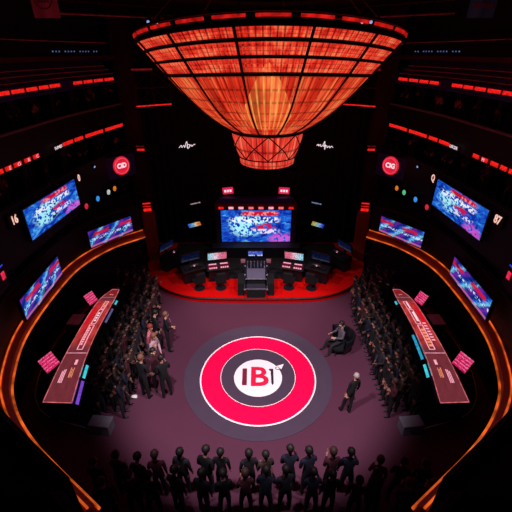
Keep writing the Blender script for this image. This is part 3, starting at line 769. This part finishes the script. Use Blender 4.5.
OUT = crom([(-6.30, 7.45), (-6.47, 8.9), (-6.56, 10.4), (-6.58, 11.9), (-6.50, 12.75), (-6.25, 13.35)], 6)
INN = crom([(-5.44, 7.42), (-5.72, 8.9), (-5.88, 10.4), (-5.92, 11.9), (-5.92, 12.75), (-5.96, 13.35)], 6)
TH = .93
for s, side in ((-1, 'left'), (1, 'right')):
    k = -s; O = Vector((s*6.1, 10.4, 0))
    t = thing('game_table', 'long curved table with glowing red top behind the %s crowd' % side, 'table', (O.x, O.y, .1))
    def W(p, z, O=O, k=k): return (p[0]*k-O.x, p[1]-O.y, z-.1)
    n = len(OUT)
    def lerp(f, i, q): return (OUT[i][0]*(1-f)+INN[i][0]*f, OUT[i][1]*(1-f)+INN[i][1]*f)
    b = MB(); b.strip([W(p, TH) for p in OUT], [W(p, TH) for p in INN])
    for f in b.bm.faces:      # u: outer 0 -> inner 1, v: near 0 -> far 1
        for l in f.loops: l[b.uv].uv = (l[b.uv].uv[1], l[b.uv].uv[0])
    b.build('table_top', tab_mat('table_glow_'+side, s), t)
    b = MB(); ring = [lerp(-.10, i, 0) for i in range(n)] + [lerp(1.12, i, 0) for i in reversed(range(n))]
    b.prism([W(p, 0)[:2] for p in ring], TH-.16, TH-.105); b.build('counter_slab', M['plastic'], t)
    ring2 = [lerp(.05, i, 0) for i in range(n)] + [lerp(.92, i, 0) for i in reversed(range(n))]
    b = MB(); b.prism([W(p, 0)[:2] for p in ring2], 0, TH-.16); b.build('base', M['black'], t)
    ol = [W(p, TH+.005) for p in OUT] + [W(p, TH+.005) for p in reversed(INN)]
    b = MB(); b.tube(ol, .014, 5, True); b.build('rim_light', emit('rim_pink_'+side, (226, 110, 120), .8, .5, 5), t)
    def tp(f, g):          # f across 0..1, g along 0..1
        x = g*(n-1); i = min(int(x), n-2); r = x-i
        a = lerp(f, i, 0); c = lerp(f, i+1, 0)
        return (a[0]*(1-r)+c[0]*r, a[1]*(1-r)+c[1]*r)
    def frame_mark(f0, f1, g0, g1, w, m, nm):
        b = MB(); P = [W(tp(f, g), TH+.012) for f, g in ((f0, g0), (f1, g0), (f1, (g0+g1)/2), (f1, g1), (f0, g1), (f0, (g0+g1)/2))]
        b.tube(P, w, 5, True); b.build(nm, m, t)
    LW, LP = M['led_white'], M['led_pinkwhite']
    def bars(rows, m, nm):
        b = MB()
        for f0, f1, g0, g1 in rows:
            b.quad([W(tp(f0, g0), TH+.008), W(tp(f1, g0), TH+.008), W(tp(f1, g1), TH+.008), W(tp(f0, g1), TH+.008)])
        b.build(nm, m, t)
    random.seed(5)
    warm = emit('warm_mark_'+side, (255, 150, 110), .95, .3, 6)
    frame_mark(.42, .68, .30, .47, .018, LP, 'light_frame'); frame_mark(.45, .70, .48, .60, .016, LP, 'light_frame'); frame_mark(.50, .72, .61, .72, .014, LP, 'light_frame')
    if s < 0:
        bars([(.47, .56, .33+.016*i, .342+.016*i) for i in range(8)], LP, 'light_lettering')
        bars([(.50, .62, .50+.02*i, .512+.02*i) for i in range(4)], LW, 'light_lettering')
        bars([(.55, .68, .63+.02*i, .642+.02*i) for i in range(4)], warm, 'light_lettering')
    else:
        bars([(.46, .58, .50, .58), (.50, .58, .62, .71)], LW, 'light_lettering')
        bars([(.45, .62, .32+.022*i, .335+.022*i) for i in range(6)], warm, 'light_lettering')
        bars([(.16, .34, .36+.02*i, .37+.02*i) for i in range(7)], LP, 'light_lettering')
    bars([(.0, 1, .275, .279)], LP, 'cross_line'); bars([(.0, 1, .80, .803)], LP, 'cross_line')
    bars([(.22+.06*i, .26+.06*i, .10, .10+random.uniform(.03, .09)) for i in range(3)], LP, 'light_lettering')
    bars([(.55+.06*i, .58+.06*i, .13, .13+random.uniform(.02, .06)) for i in range(3)], warm, 'light_lettering')
    bars([(.60, .72, .205, .235)], LP, 'light_lettering')
    bars([(.40, .55, .86, .875), (.62, .7, .85, .87)], warm, 'light_lettering')
    # tilted screens set along the inner edge
    def edge(g0, g1, m, nm):
        b = MB(); P = [W(tp(1.02, g0), TH+.0), W(tp(1.22, g0), TH-.08), W(tp(1.22, g1), TH-.08), W(tp(1.02, g1), TH+.0)]
        b.quad(P); fr = b.build(nm, m, t)
        return fr
    if s < 0:
        edge(.0, .12, M['led_purple'], 'edge_screen'); edge(.135, .21, M['led_cyan'], 'edge_screen')
        edge(.50, .63, M['led_lavender'], 'edge_screen'); edge(.69, .76, M['led_cyan'], 'edge_screen')
    else:
        edge(.14, .215, M['led_cyan'], 'edge_screen'); edge(.245, .41, emit('edge_blue_cyan', (50, 170, 214), .8, .4, 9), 'edge_screen')
        edge(.69, .75, M['led_cyan'], 'edge_screen')
    # two pink monitors on stands behind the table and a low stool-desk
    for g, f, w, h, nm in ((.19, -.38, .5, .5, 'nearer'), (.70, -.36, .44, .46, 'farther')):
        p = tp(f, g); r = PI/2+.15 if s < 0 else -PI/2-.15
        m_ = thing('pink_monitor', '%s pink monitor on a stand behind the %s glowing table' % (nm, side), 'monitor', (p[0]*k, p[1], .1), r - (.55*-s) )
        b = MB(); b.cyl((0, .05, 0), (0, .05, .9), .04, n=8); b.build('stand', M['steel'], m_)
        b = MB(); b.cyl((0, .05, 0), (0, .05, .03), .22, n=16); b.build('base', M['steel'], m_)
        R = Matrix.Rotation(-.55, 3, 'X'); c0 = Vector((0, 0, 1.05))
        b = MB(); b.box(c0, (w+.08, .06, h+.08), M=R); b.build('frame', M['plastic'], m_, bevel=.015)
        b = MB(); b.quad([tuple(c0 + R @ Vector((x*w/2, -.036, z*h/2))) for x, z in ((-1, -1), (1, -1), (1, 1), (-1, 1))])
        b.build('display', screen_mat('pink_display_%s_%s' % (side, nm), 'pink', 1+len(nm)+s, .9), m_)
    p = tp(-.62, .52)
    d_ = thing('side_desk', 'small dark dealer desk with grey top behind the middle of the %s table' % side, 'desk', (p[0]*k, p[1], .1))
    b = MB(); b.box((0, 0, .38), (.42, .8, .76)); b.build('body', M['black'], d_, bevel=.02)
    b = MB(); b.box((0, 0, .79), (.5, .62, .05)); b.build('top', mat('desk_lilac_grey_'+side, (190, 170, 210), .4), d_, bevel=.01)
    # grey equipment case closing the row of spectators
    c_ = thing('equipment_case', 'dark grey equipment case on the floor at the near end of the %s crowd' % side, 'case', (s*4.62, 7.2, 0), s*.1)
    b = MB(); b.box((0, 0, .18), (.62, .36, .36)); b.build('body', mat('case_grey_'+side, (110, 106, 122), .5), c_, bevel=.02)
    b = MB(); b.box((0, 0, .39), (.64, .38, .06)); b.build('lid', mat('case_lid_'+side, (120, 116, 132), .5), c_, bevel=.015)
    b = MB(); b.tube([(-.1, -.17, .2), (-.1, -.21, .24), (.1, -.21, .24), (.1, -.17, .2)], .012, 6); b.build('handle', M['steel'], c_)

# ------------------------------------------------------------------ ceiling gear
def truss(p0, p1, label, red):
    a, c = Vector(p0), Vector(p1); O = (a+c)/2; L = (c-a).length; d = (c-a).normalized(); nrm = Vector((-d.y, d.x, 0))
    t = thing('ceiling_truss', label, 'truss', tuple(O))
    up = Vector((0, 0, .34))
    lines = (nrm*.17, nrm*-.17, up)
    for w in lines:
        b = MB(); b.tube([tuple(a-O+w), tuple(c-O+w)], .03, 6); b.build('chord', M['column'], t)
    b = MB(); n = int(L/.5)
    for i in range(n):
        q0 = a-O+d*(L*i/n); q1 = a-O+d*(L*(i+1)/n)
        b.tube([tuple(q0+lines[i % 3]), tuple(q1+lines[(i+1) % 3])], .012, 4); b.tube([tuple(q0+lines[(i+1) % 3]), tuple(q1+lines[(i+2) % 3])], .012, 4)
    b.build('bracing', M['column'], t)
    if red:
        b = MB(); b.tube([tuple(a-O+Vector((0, 0, -.03))), tuple(c-O+Vector((0, 0, -.03)))], .022, 5); b.build('light_strip', M['led_vdim'], t)
    return t
for s, side in ((-1, 'left'), (1, 'right')):
    truss((s*3.2, 19.0, 11.25), (s*6.4, 14.2, 11.1), 'dim red ceiling truss running diagonally at the %s of the chandelier' % side, True)
    truss((s*6.2, 18.3, 11.3), (s*1.0, 18.9, 11.35), 'dark ceiling truss above the curtain on the %s' % side, False)
    t = thing('hanging_banner', ('crimson banner with faint round emblem hanging at the upper left' if s < 0 else 'dim violet banner with reddish marks hanging at the upper right'), 'banner', (s*5.7 if s < 0 else 6.12, 12, 11.6))
    b = MB(); A = []; B = []
    for i in range(13):
        x = -.36+.72*i/12; y = .02*math.sin(i*.9); A.append((x, y, -.8)); B.append((x, y, -.05))
    b.strip(A, B); A2 = [(x, y+.012, z) for x, y, z in A]; B2 = [(x, y+.012, z) for x, y, z in B]; b.strip(A2, B2); b.strip(A, A2)
    b.build('cloth', M['banner_red'] if s < 0 else M['banner_navy'], t, True)
    b = MB(); b.cyl((-.4, 0, -.04), (.4, 0, -.04), .02, n=8); b.build('rod', M['steel'], t)
    b = MB()
    if s < 0:
        b.tube([(.24*math.cos(a), -.045, -.36+.24*math.sin(a)) for a in [2*PI*i/24 for i in range(24)]], .016, 5, True)
        for i in range(4): b.box((-.12+.08*i, -.045, -.36), (.05, .015, .2))
    else:
        for i in range(6): b.box((-.22+.09*i, -.045, -.52), (.06, .015, .12))
    b.build('printed_emblem', M['banner_mark'], t)
    for i, (x, z) in enumerate(((3.72, 10.95), (3.42, 10.95))):
        t = thing('stage_light', ('blue-white stage light hung left of the chandelier rim, %s' if s < 0 else 'blue-white stage light hung right of the chandelier rim, %s') % ('outer one' if i == 0 else 'inner one'), 'light', (s*x+(.25 if s > 0 else 0), 15.2, z))
        b = MB(); b.tube([(-.12, 0, 0), (-.12, 0, .2), (.12, 0, .2), (.12, 0, 0)], .014, 5); b.cyl((0, 0, .2), (0, 0, .62), .014, n=6); b.build('yoke', M['steel'], t)
        b = MB(); b.cyl((0, .1, .06), (0, -.14, -.06), .07, .1, 14); b.build('can', M['plastic'], t)
        b = MB(); b.cyl((0, -.14, -.06), (0, -.15, -.064), .055, n=14); b.build('lens', M['led_bluewhite'], t)

# ------------------------------------------------------------------ people
def skeleton(p):
    V, R, T, E = [], [], [], []
    def add(pos, r, tg, par=None):
        V.append(Vector(pos)); R.append(r); T.append(tg)
        if par is not None: E.append((par, len(V)-1))
        return len(V)-1
    k = p.get('k', 1.0); ln = p.get('lean', 0); sd = p.get('side', 0)
    u = Vector((math.sin(sd), math.sin(ln), math.cos(ln))).normalized()
    pel = add((0, 0, 0), .135, 'leg'); bel = add(u*.17, .122*p.get('fat', 1), 'top', pel); che = add(u*.37, .142*p.get('fat', 1), 'top', bel)
    nb = add(u*.53, .062, 'top', che)
    hy = p.get('yaw', 0); nod = p.get('nod', 0)
    h = Vector((0, math.sin(ln*.6+nod), math.cos(ln*.6+nod)))
    fw = Vector((math.sin(hy)*math.cos(nod), math.cos(hy)*math.cos(nod), -math.sin(nod+ln*.6)))
    n1 = add(V[nb]+h*.075, .052, 'skin', nb)
    h1 = add(V[n1]+h*.06+fw*.025, .075, 'skin', n1); h2 = add(V[h1]+h*.07-fw*.005, .092, 'skin', h1); h3 = add(V[h2]+h*.065-fw*.01, .07, 'skin', h2)
    add(V[h1]+h*.035+fw*.098, .014, 'skin', h1)                     # nose
    sx = h.cross(fw).normalized()
    for q in (-1, 1): add(V[h2]-h*.03+sx*q*.092-fw*.01, .016, 'skin', h2)   # ears
    for q, nm in ((-1, 'arm_l'), (1, 'arm_r')):
        ua, fa = [Vector(d).normalized() for d in p[nm]]
        sh = add(V[che]+u*.10+Vector((q*.165, 0, 0)), .064, 'top', che)
        el = add(V[sh]+ua*.28, .046, 'top', sh); wr = add(V[el]+fa*.23, .031, 'top', el)
        pa = add(V[wr]+fa*.07, .032, 'skin', wr)
        side = fa.cross(Vector((q, .2, .3))).normalized()
        bend = side.cross(fa).normalized()
        for i, (w, l) in enumerate(((-.028, .075), (-.01, .088), (.009, .082), (.027, .064))):
            kn = add(V[pa]+fa*.035+side*w, .0095, 'skin', pa); add(V[kn]+fa*l*.55+side*w*.2, .0085, 'skin', kn)
            add(V[-1]+fa*l*.4+bend*l*.32, .0075, 'skin', len(V)-1)
        th = add(V[wr]+fa*.045+side*-.045, .011, 'skin', pa); add(V[th]+fa*.045+side*-.022+bend*.01, .009, 'skin', th)
    for q, nm in ((-1, 'leg_l'), (1, 'leg_r')):
        td, sd_ = [Vector(d).normalized() for d in p[nm]]
        hp = add((q*.085, 0, -.06), .096, 'leg', pel); kn = add(V[hp]+td*.42, .064, 'leg', hp)
        md = add(V[kn]+sd_*.17, .056, 'leg', kn); an = add(V[kn]+sd_*.40, .042, 'leg', md)
        f = Vector((p.get('turn', 0)*q, 1, 0)).normalized()
        add(V[an]+f*.05+Vector((0, 0, -.045)), .042, 'shoe', an); add(V[-1]+f*.12+Vector((0, 0, -.006)), .032, 'shoe', len(V)-1)
    return V, R, T, E, dict(h2=V[h2].copy(), h=h, fw=fw, sx=sx, h1=V[h1].copy())

def body_mesh(pose, mats, level):
    V, R, T, E, inf = skeleton(pose)
    me = bpy.data.meshes.new('person'); me.from_pydata([tuple(v) for v in V], E, [])
    o = bpy.data.objects.new('person', me); COL.objects.link(o)
    md = o.modifiers.new('skin', 'SKIN'); md.use_smooth_shade = True; md.branch_smoothing = .5
    for i, sv in enumerate(me.skin_vertices[0].data):
        sv.radius = (R[i], R[i]); sv.use_root = (i == 0)
    sb = o.modifiers.new('sub', 'SUBSURF'); sb.levels = level; sb.render_levels = level
    dg = bpy.context.evaluated_depsgraph_get(); dg.update()
    nm = bpy.data.meshes.new_from_object(o.evaluated_get(dg))
    bpy.data.objects.remove(o); bpy.data.meshes.remove(me)
    names = ['skin', 'top', 'leg', 'shoe']
    nm.materials.clear()
    for q in names: nm.materials.append(mats[q])
    mid = [((V[a]+V[c])/2, T[c]) for a, c in E] + [(V[i], T[i]) for i in range(len(V))]
    for f in nm.polygons:
        c = f.center; f.material_index = names.index(min(mid, key=lambda m: (m[0]-c).length_squared)[1]); f.use_smooth = True
    zmin = min(v.co.z for v in nm.vertices)
    for v in nm.vertices: v.co.z -= zmin
    for q in ('h2', 'h1'): inf[q].z -= zmin
    nm.name = 'person'
    return nm, inf

def hair_mesh(inf, m, long=False):
    b = MB(); bmesh.ops.create_uvsphere(b.bm, u_segments=12, v_segments=8, radius=1)
    c = inf['h2'] + inf['h']*.018 - inf['fw']*.012
    for v in b.bm.verts:
        l = v.co.copy(); x, y, z = l
        if z < -.15: z = -.15 + (z+.15)*(.25 if y > -.2 else (1.5 if long else .6))
        if y > .5 and z < .25: y = .5; z = max(z, .12)
        wob = 1+.03*math.sin(x*17+y*11+z*13)
        v.co = c + (inf['sx']*x*.104 + inf['fw']*y*.112 + inf['h']*z*.118)*wob
    bmesh.ops.recalc_face_normals(b.bm, faces=b.bm.faces)
    me = bpy.data.meshes.new('hair'); b.bm.to_mesh(me); b.bm.free(); me.materials.append(m)
    for p in me.polygons: p.use_smooth = True
    return me
def face_parts(o, inf):
    for q in (-1, 1):
        b = MB(); b.ball(tuple(inf['h2']-inf['h']*.015+inf['sx']*q*.033+inf['fw']*.082), .012, n=8); b.build('eye', M['eye'], o)
    b = MB(); b.box(tuple(inf['h1']-inf['h']*.012+inf['fw']*.078), (.045, .012, .008)); b.build('mouth', M['lip'], o)

DOWN = (0, .03, -1)
POSES = [
    dict(arm_l=((-.18, .0, -1), (-.02, .25, -1)), arm_r=((.18, .0, -1), (.02, .25, -1)), leg_l=((-.06, .02, -1), (-.02, -.03, -1)), leg_r=((.06, .02, -1), (.02, -.03, -1))),
    dict(arm_l=((-.2, .1, -1), (.5, .5, -.4)), arm_r=((.2, .1, -1), (-.5, .5, -.3)), leg_l=((-.08, .05, -1), (-.03, -.04, -1)), leg_r=((.09, -.02, -1), (.03, -.02, -1)), lean=.06),
    dict(arm_l=((-.16, .1, -1), (.35, .45, .5)), arm_r=((.16, -.05, -1), (.0, .2, -1)), leg_l=((-.07, .1, -1), (-.02, -.08, -1)), leg_r=((.07, -.06, -1), (.02, -.06, -1)), yaw=.3, nod=.15),
    dict(arm_l=((-.16, .0, -1), (.3, .4, -.5)), arm_r=((.2, .2, -1), (-.3, .4, .8)), leg_l=((-.06, .02, -1), (-.02, -.03, -1)), leg_r=((.10, .02, -1), (.02, -.03, -1)), yaw=-.3, lean=.1),
    dict(arm_l=((-.16, -.1, -1), (.3, .4, -.7)), arm_r=((.16, -.1, -1), (-.3, .4, -.7)), leg_l=((-.06, .02, -1), (-.02, -.03, -1)), leg_r=((.06, .06, -1), (.02, -.05, -1)), nod=.25),
]
VAR = []
pal = [('black', 'black', 'hair_dark'), ('charcoal', 'black', 'hair_dark'), ('maroon', 'black', 'hair_brown'), ('navy', 'charcoal', 'hair_dark'),
       ('black', 'charcoal', 'hair_dark'), ('charcoal', 'black', 'hair_dark'), ('brown', 'black', 'hair_dark'), ('black', 'navy', 'hair_dark')]
for i, (tp_, lg, hr) in enumerate(pal):
    me, inf = body_mesh(POSES[i % len(POSES)], dict(skin=M['skin_deep' if i % 2 else 'skin_tan'], top=CL[tp_], leg=CL[lg], shoe=M['shoe']), 1)
    VAR.append((me, hair_mesh(inf, M[hr], i in (2, 5))))
def spectator(x, y, z, rz, label, group, v=None, sc=1.0):
    me, hm = VAR[v if v is not None else random.randrange(len(VAR))]
    o = link(bpy.data.objects.new('person', me)); o.location = (x, y, z); o.rotation_euler = (0, 0, rz); o.scale = (sc, sc, sc)
    tag(o, label, 'person', group)
    link(bpy.data.objects.new('hair', hm), o)
    return o
random.seed(21)
rows_nm = ['front row of the %s crowd, nearest the open floor', 'middle row of the %s crowd', 'back row of the %s crowd, nearest the glowing table']
for s, side in ((-1, 'left'), (1, 'right')):
    for r in range(3):
        for i in range(14):
            f = i/13; y = 7.75 + 5.7*f + .22*(r % 2) + random.uniform(-.03, .03)
            x = 4.12 + .35*r + .12*math.sin(f*PI) + (.25*(f-.8)/.2 if f > .8 else 0) + random.uniform(-.03, .03)
            face = math.atan2(s*x, 9.4-y)*.25 + s*PI/2*.75 + random.uniform(-.25, .25)
            spectator(s*x, y, 0, face, 'dark-dressed spectator standing in the ' + rows_nm[r] % side, rows_nm[r] % side, sc=random.uniform(.88, .95))
    for i, (x, y) in enumerate(((5.3, 13.6), (5.7, 13.75), (5.5, 14.2), (5.05, 14.1), (6.1, 13.9))):
        spectator(s*x, y, 0 if y > 14.9 else .0, s*PI/2*.8 + random.uniform(-.3, .3), 'dark-dressed spectator in the cluster past the stage end of the %s glowing table' % side, 'cluster past the far end of the %s table' % side, sc=.93)
# spectators closing the floor towards the camera
for r in range(2):
    nm = ('front row', 'second row')[r]
    for i in range(16):
        x = -3.9 + 7.8*i/15 + random.uniform(-.09, .09); y = 5.45 - r*.5 - .02*x*x + random.uniform(-.08, .08)
        spectator(x, y, 0, random.uniform(-.4, .4), 'dark-dressed spectator seen from behind in the %s at the bottom of the floor' % nm, '%s of spectators nearest the camera' % nm, sc=random.uniform(.92, 1.0))
# spectators on the tiers
for s, side in ((-1, 'left'), (1, 'right')):
    for F, o, z, y0, y1, n, nm in ((TF, .55, Z_D2, 9.6, 18.0, 15, 'middle'), (TF, .55, Z_D3, 10.0, 18.0, 15, 'upper')):
        for i in range(n):
            y = y0+(y1-y0)*i/(n-1)+random.uniform(-.04, .04); p, nn = at(F, y, s); oo = o+.4*(i % 2)
            spectator(p.x-nn.x*oo, p.y-nn.y*oo, z, math.atan2(-nn.x, nn.y)+random.uniform(-.4, .4), 'shadowy spectator standing on the %s %s balcony' % (nm, side), 'spectators on the %s %s balcony' % (nm, side), sc=.97)

# people on the open floor
def person(loc, rz, pose, top, leg, hair, label, long=False, sc=1.0, skin=None):
    me, inf = body_mesh(pose, dict(skin=M['skin'], top=CL[top], leg=CL[leg], shoe=M['shoe']), 2)
    o = link(bpy.data.objects.new('person', me)); o.location = loc; o.rotation_euler = (0, 0, rz); o.scale = (sc, sc, sc)
    tag(o, label, 'person')
    link(bpy.data.objects.new('hair', hair_mesh(inf, M[hair], long)), o)
    face_parts(o, inf)
    return o, inf
def collar(o, inf, m):
    b = MB(); c = inf['h1'] - inf['h']*.13
    b.quad([tuple(c + Vector((x, .118+dy, z))) for x, z, dy in ((-.02, -.2, .038), (.02, -.2, .038), (.05, -.02, -.02), (-.05, -.02, -.02))]); b.build('shirt_front', m, o)
W_ = mat('shirt_white', (220, 205, 210), .8)
a, i_ = person((-3.32, 10.62, 0), -1.2, dict(POSES[1], yaw=-.3), 'black', 'black', 'hair_blond', 'person in black suit with pale shirt, farthest of the left floor group'); collar(a, i_, W_)
person((-3.72, 10.72, 0), -.9, POSES[4], 'black', 'black', 'hair_dark', 'person in black beside the pale-shirted one at the edge of left crowd')
person((-3.78, 9.95, 0), -1.5, dict(POSES[2], lean=.12), 'pink', 'grey', 'hair_red', 'person with red hair and pink jacket facing the mat')
person((-3.55, 9.55, 0), -2.0, dict(POSES[3], lean=.2), 'pale', 'grey', 'hair_blond', 'person in pale grey top leaning between the pink jacket and black coats', True)
a, i_ = person((-3.62, 8.42, 0), -.5, dict(POSES[1], lean=.1), 'black', 'black', 'hair_blond', 'fair-haired person in long black coat standing nearest the left crowd'); collar(a, i_, W_)
person((-3.28, 8.78, 0), -2.6, POSES[0], 'maroon', 'black', 'hair_dark', 'person in dark maroon top between the two black coats')
person((-2.92, 8.42, 0), .5, dict(POSES[3], lean=.08), 'black', 'black', 'hair_dark', 'person in black with an arm raised, nearest the round mat on the left')
person((2.92, 7.9, 0), .35, dict(POSES[0], side=.26, lean=.05, nod=-.1, leg_l=((-.2, .14, -1), (-.2, -.02, -1)), leg_r=((-.08, -.1, -1), (-.16, -.2, -1))), 'black', 'black', 'hair_grey', 'white-haired person in black suit walking alone right of the mat', False, .88)
SIT = dict(arm_l=((-.3, .35, -1), (.35, .9, .1)), arm_r=((.3, .35, -1), (-.35, .9, .1)), leg_l=((-.2, 1, -.05), (-.05, .25, -1)), leg_r=((.2, 1, -.05), (.05, .35, -1)), lean=-.05, nod=.2)
SX, SY, SR = 3.16, 10.62, 1.85
person((SX, SY, 0), SR, SIT, 'grey', 'charcoal', 'hair_dark', 'person seated in the black tub chair right of the mat')
t = thing('tub_chair', 'black rounded tub chair holding the seated person right of the mat', 'chair', (SX, SY, 0), SR)
b = MB(); b.cyl((0, .04, .2), (0, .04, .36), .36, .38, 24); b.build('seat', M['black'], t, True, bevel=.03)
b = MB(); pr = [(.40, .15), (.52, .5), (.55, .82), (.50, .86), (.45, .8), (.40, .45), (.36, .3)]
b.revolve(pr, 26, PI*.96, PI*2.04); b.build('backrest', M['plastic'], t, True)
for x, y in ((-.26, -.2), (.26, -.2), (-.26, .28), (.26, .28)):
    b = MB(); b.cyl((x, y, 0), (x*.9, y*.9, .2), .02, .028, 8); b.build('leg', M['steel'], t)
# crumpled white paper on the floor
b = MB(); random.seed(2); bmesh.ops.create_icosphere(b.bm, subdivisions=2, radius=.07)
for v in b.bm.verts:
    v.co *= random.uniform(.7, 1.25); v.co.z = max(-.05, v.co.z*.6); v.co.x *= 1.5
o = b.build('crumpled_paper', W_, loc=(-4.02, 8.4, .045)); tag(o, 'small crumpled white paper on the floor beside the left crowd', 'paper')

# ------------------------------------------------------------------ light
w = bpy.data.worlds.new('dark_hall'); scn.world = w; w.use_nodes = True
w.node_tree.nodes['Background'].inputs[0].default_value = (.03, .03, .10, 1); w.node_tree.nodes['Background'].inputs[1].default_value = .3
def spot(name, loc, aim, power, angle, blend, col, r=.25):
    l = bpy.data.lights.new(name, 'SPOT'); l.energy = power; l.spot_size = angle; l.spot_blend = blend; l.color = col; l.shadow_soft_size = r
    o = link(bpy.data.objects.new(name, l)); o.location = loc
    o.rotation_euler = (Vector(aim)-Vector(loc)).to_track_quat('-Z', 'Y').to_euler(); return o
for x in (-2.6, 2.6):
    spot('floor_spotlight', (x, 4.6, 11.2), (0, 9.8, 0), 4100, math.radians(50), .5, (1, .92, .97))
for x in (-4.9, 4.9):
    spot('stage_spotlight', (x, 11.5, 10.2), (-x*.12, 14.6, .2), 1500, math.radians(44), .6, (1, .8, .76))

for x in (-4.6, 5.0):  # unseen fill lights added so the hanging banners show up
    spot('banner_fill', (x, 10.2, 10.5), (5.7 if x > 0 else -5.7, 12, 11.1), 14, math.radians(50), .6, (1, .8, .85), .1)
# ------------------------------------------------------------------ camera
cd = bpy.data.cameras.new('camera'); cam = link(bpy.data.objects.new('camera', cd))
cam.location = (0, 0, 10); cam.rotation_euler = (math.radians(90-29), 0, 0)
cd.sensor_width = 36; cd.sensor_fit = 'HORIZONTAL'; cd.lens = 36*369/512; cd.clip_end = 200
scn.camera = cam
v = scn.view_settings
v.view_transform = 'Standard'; v.look = 'None'; v.exposure = 0; v.gamma = 1; v.use_curve_mapping = False
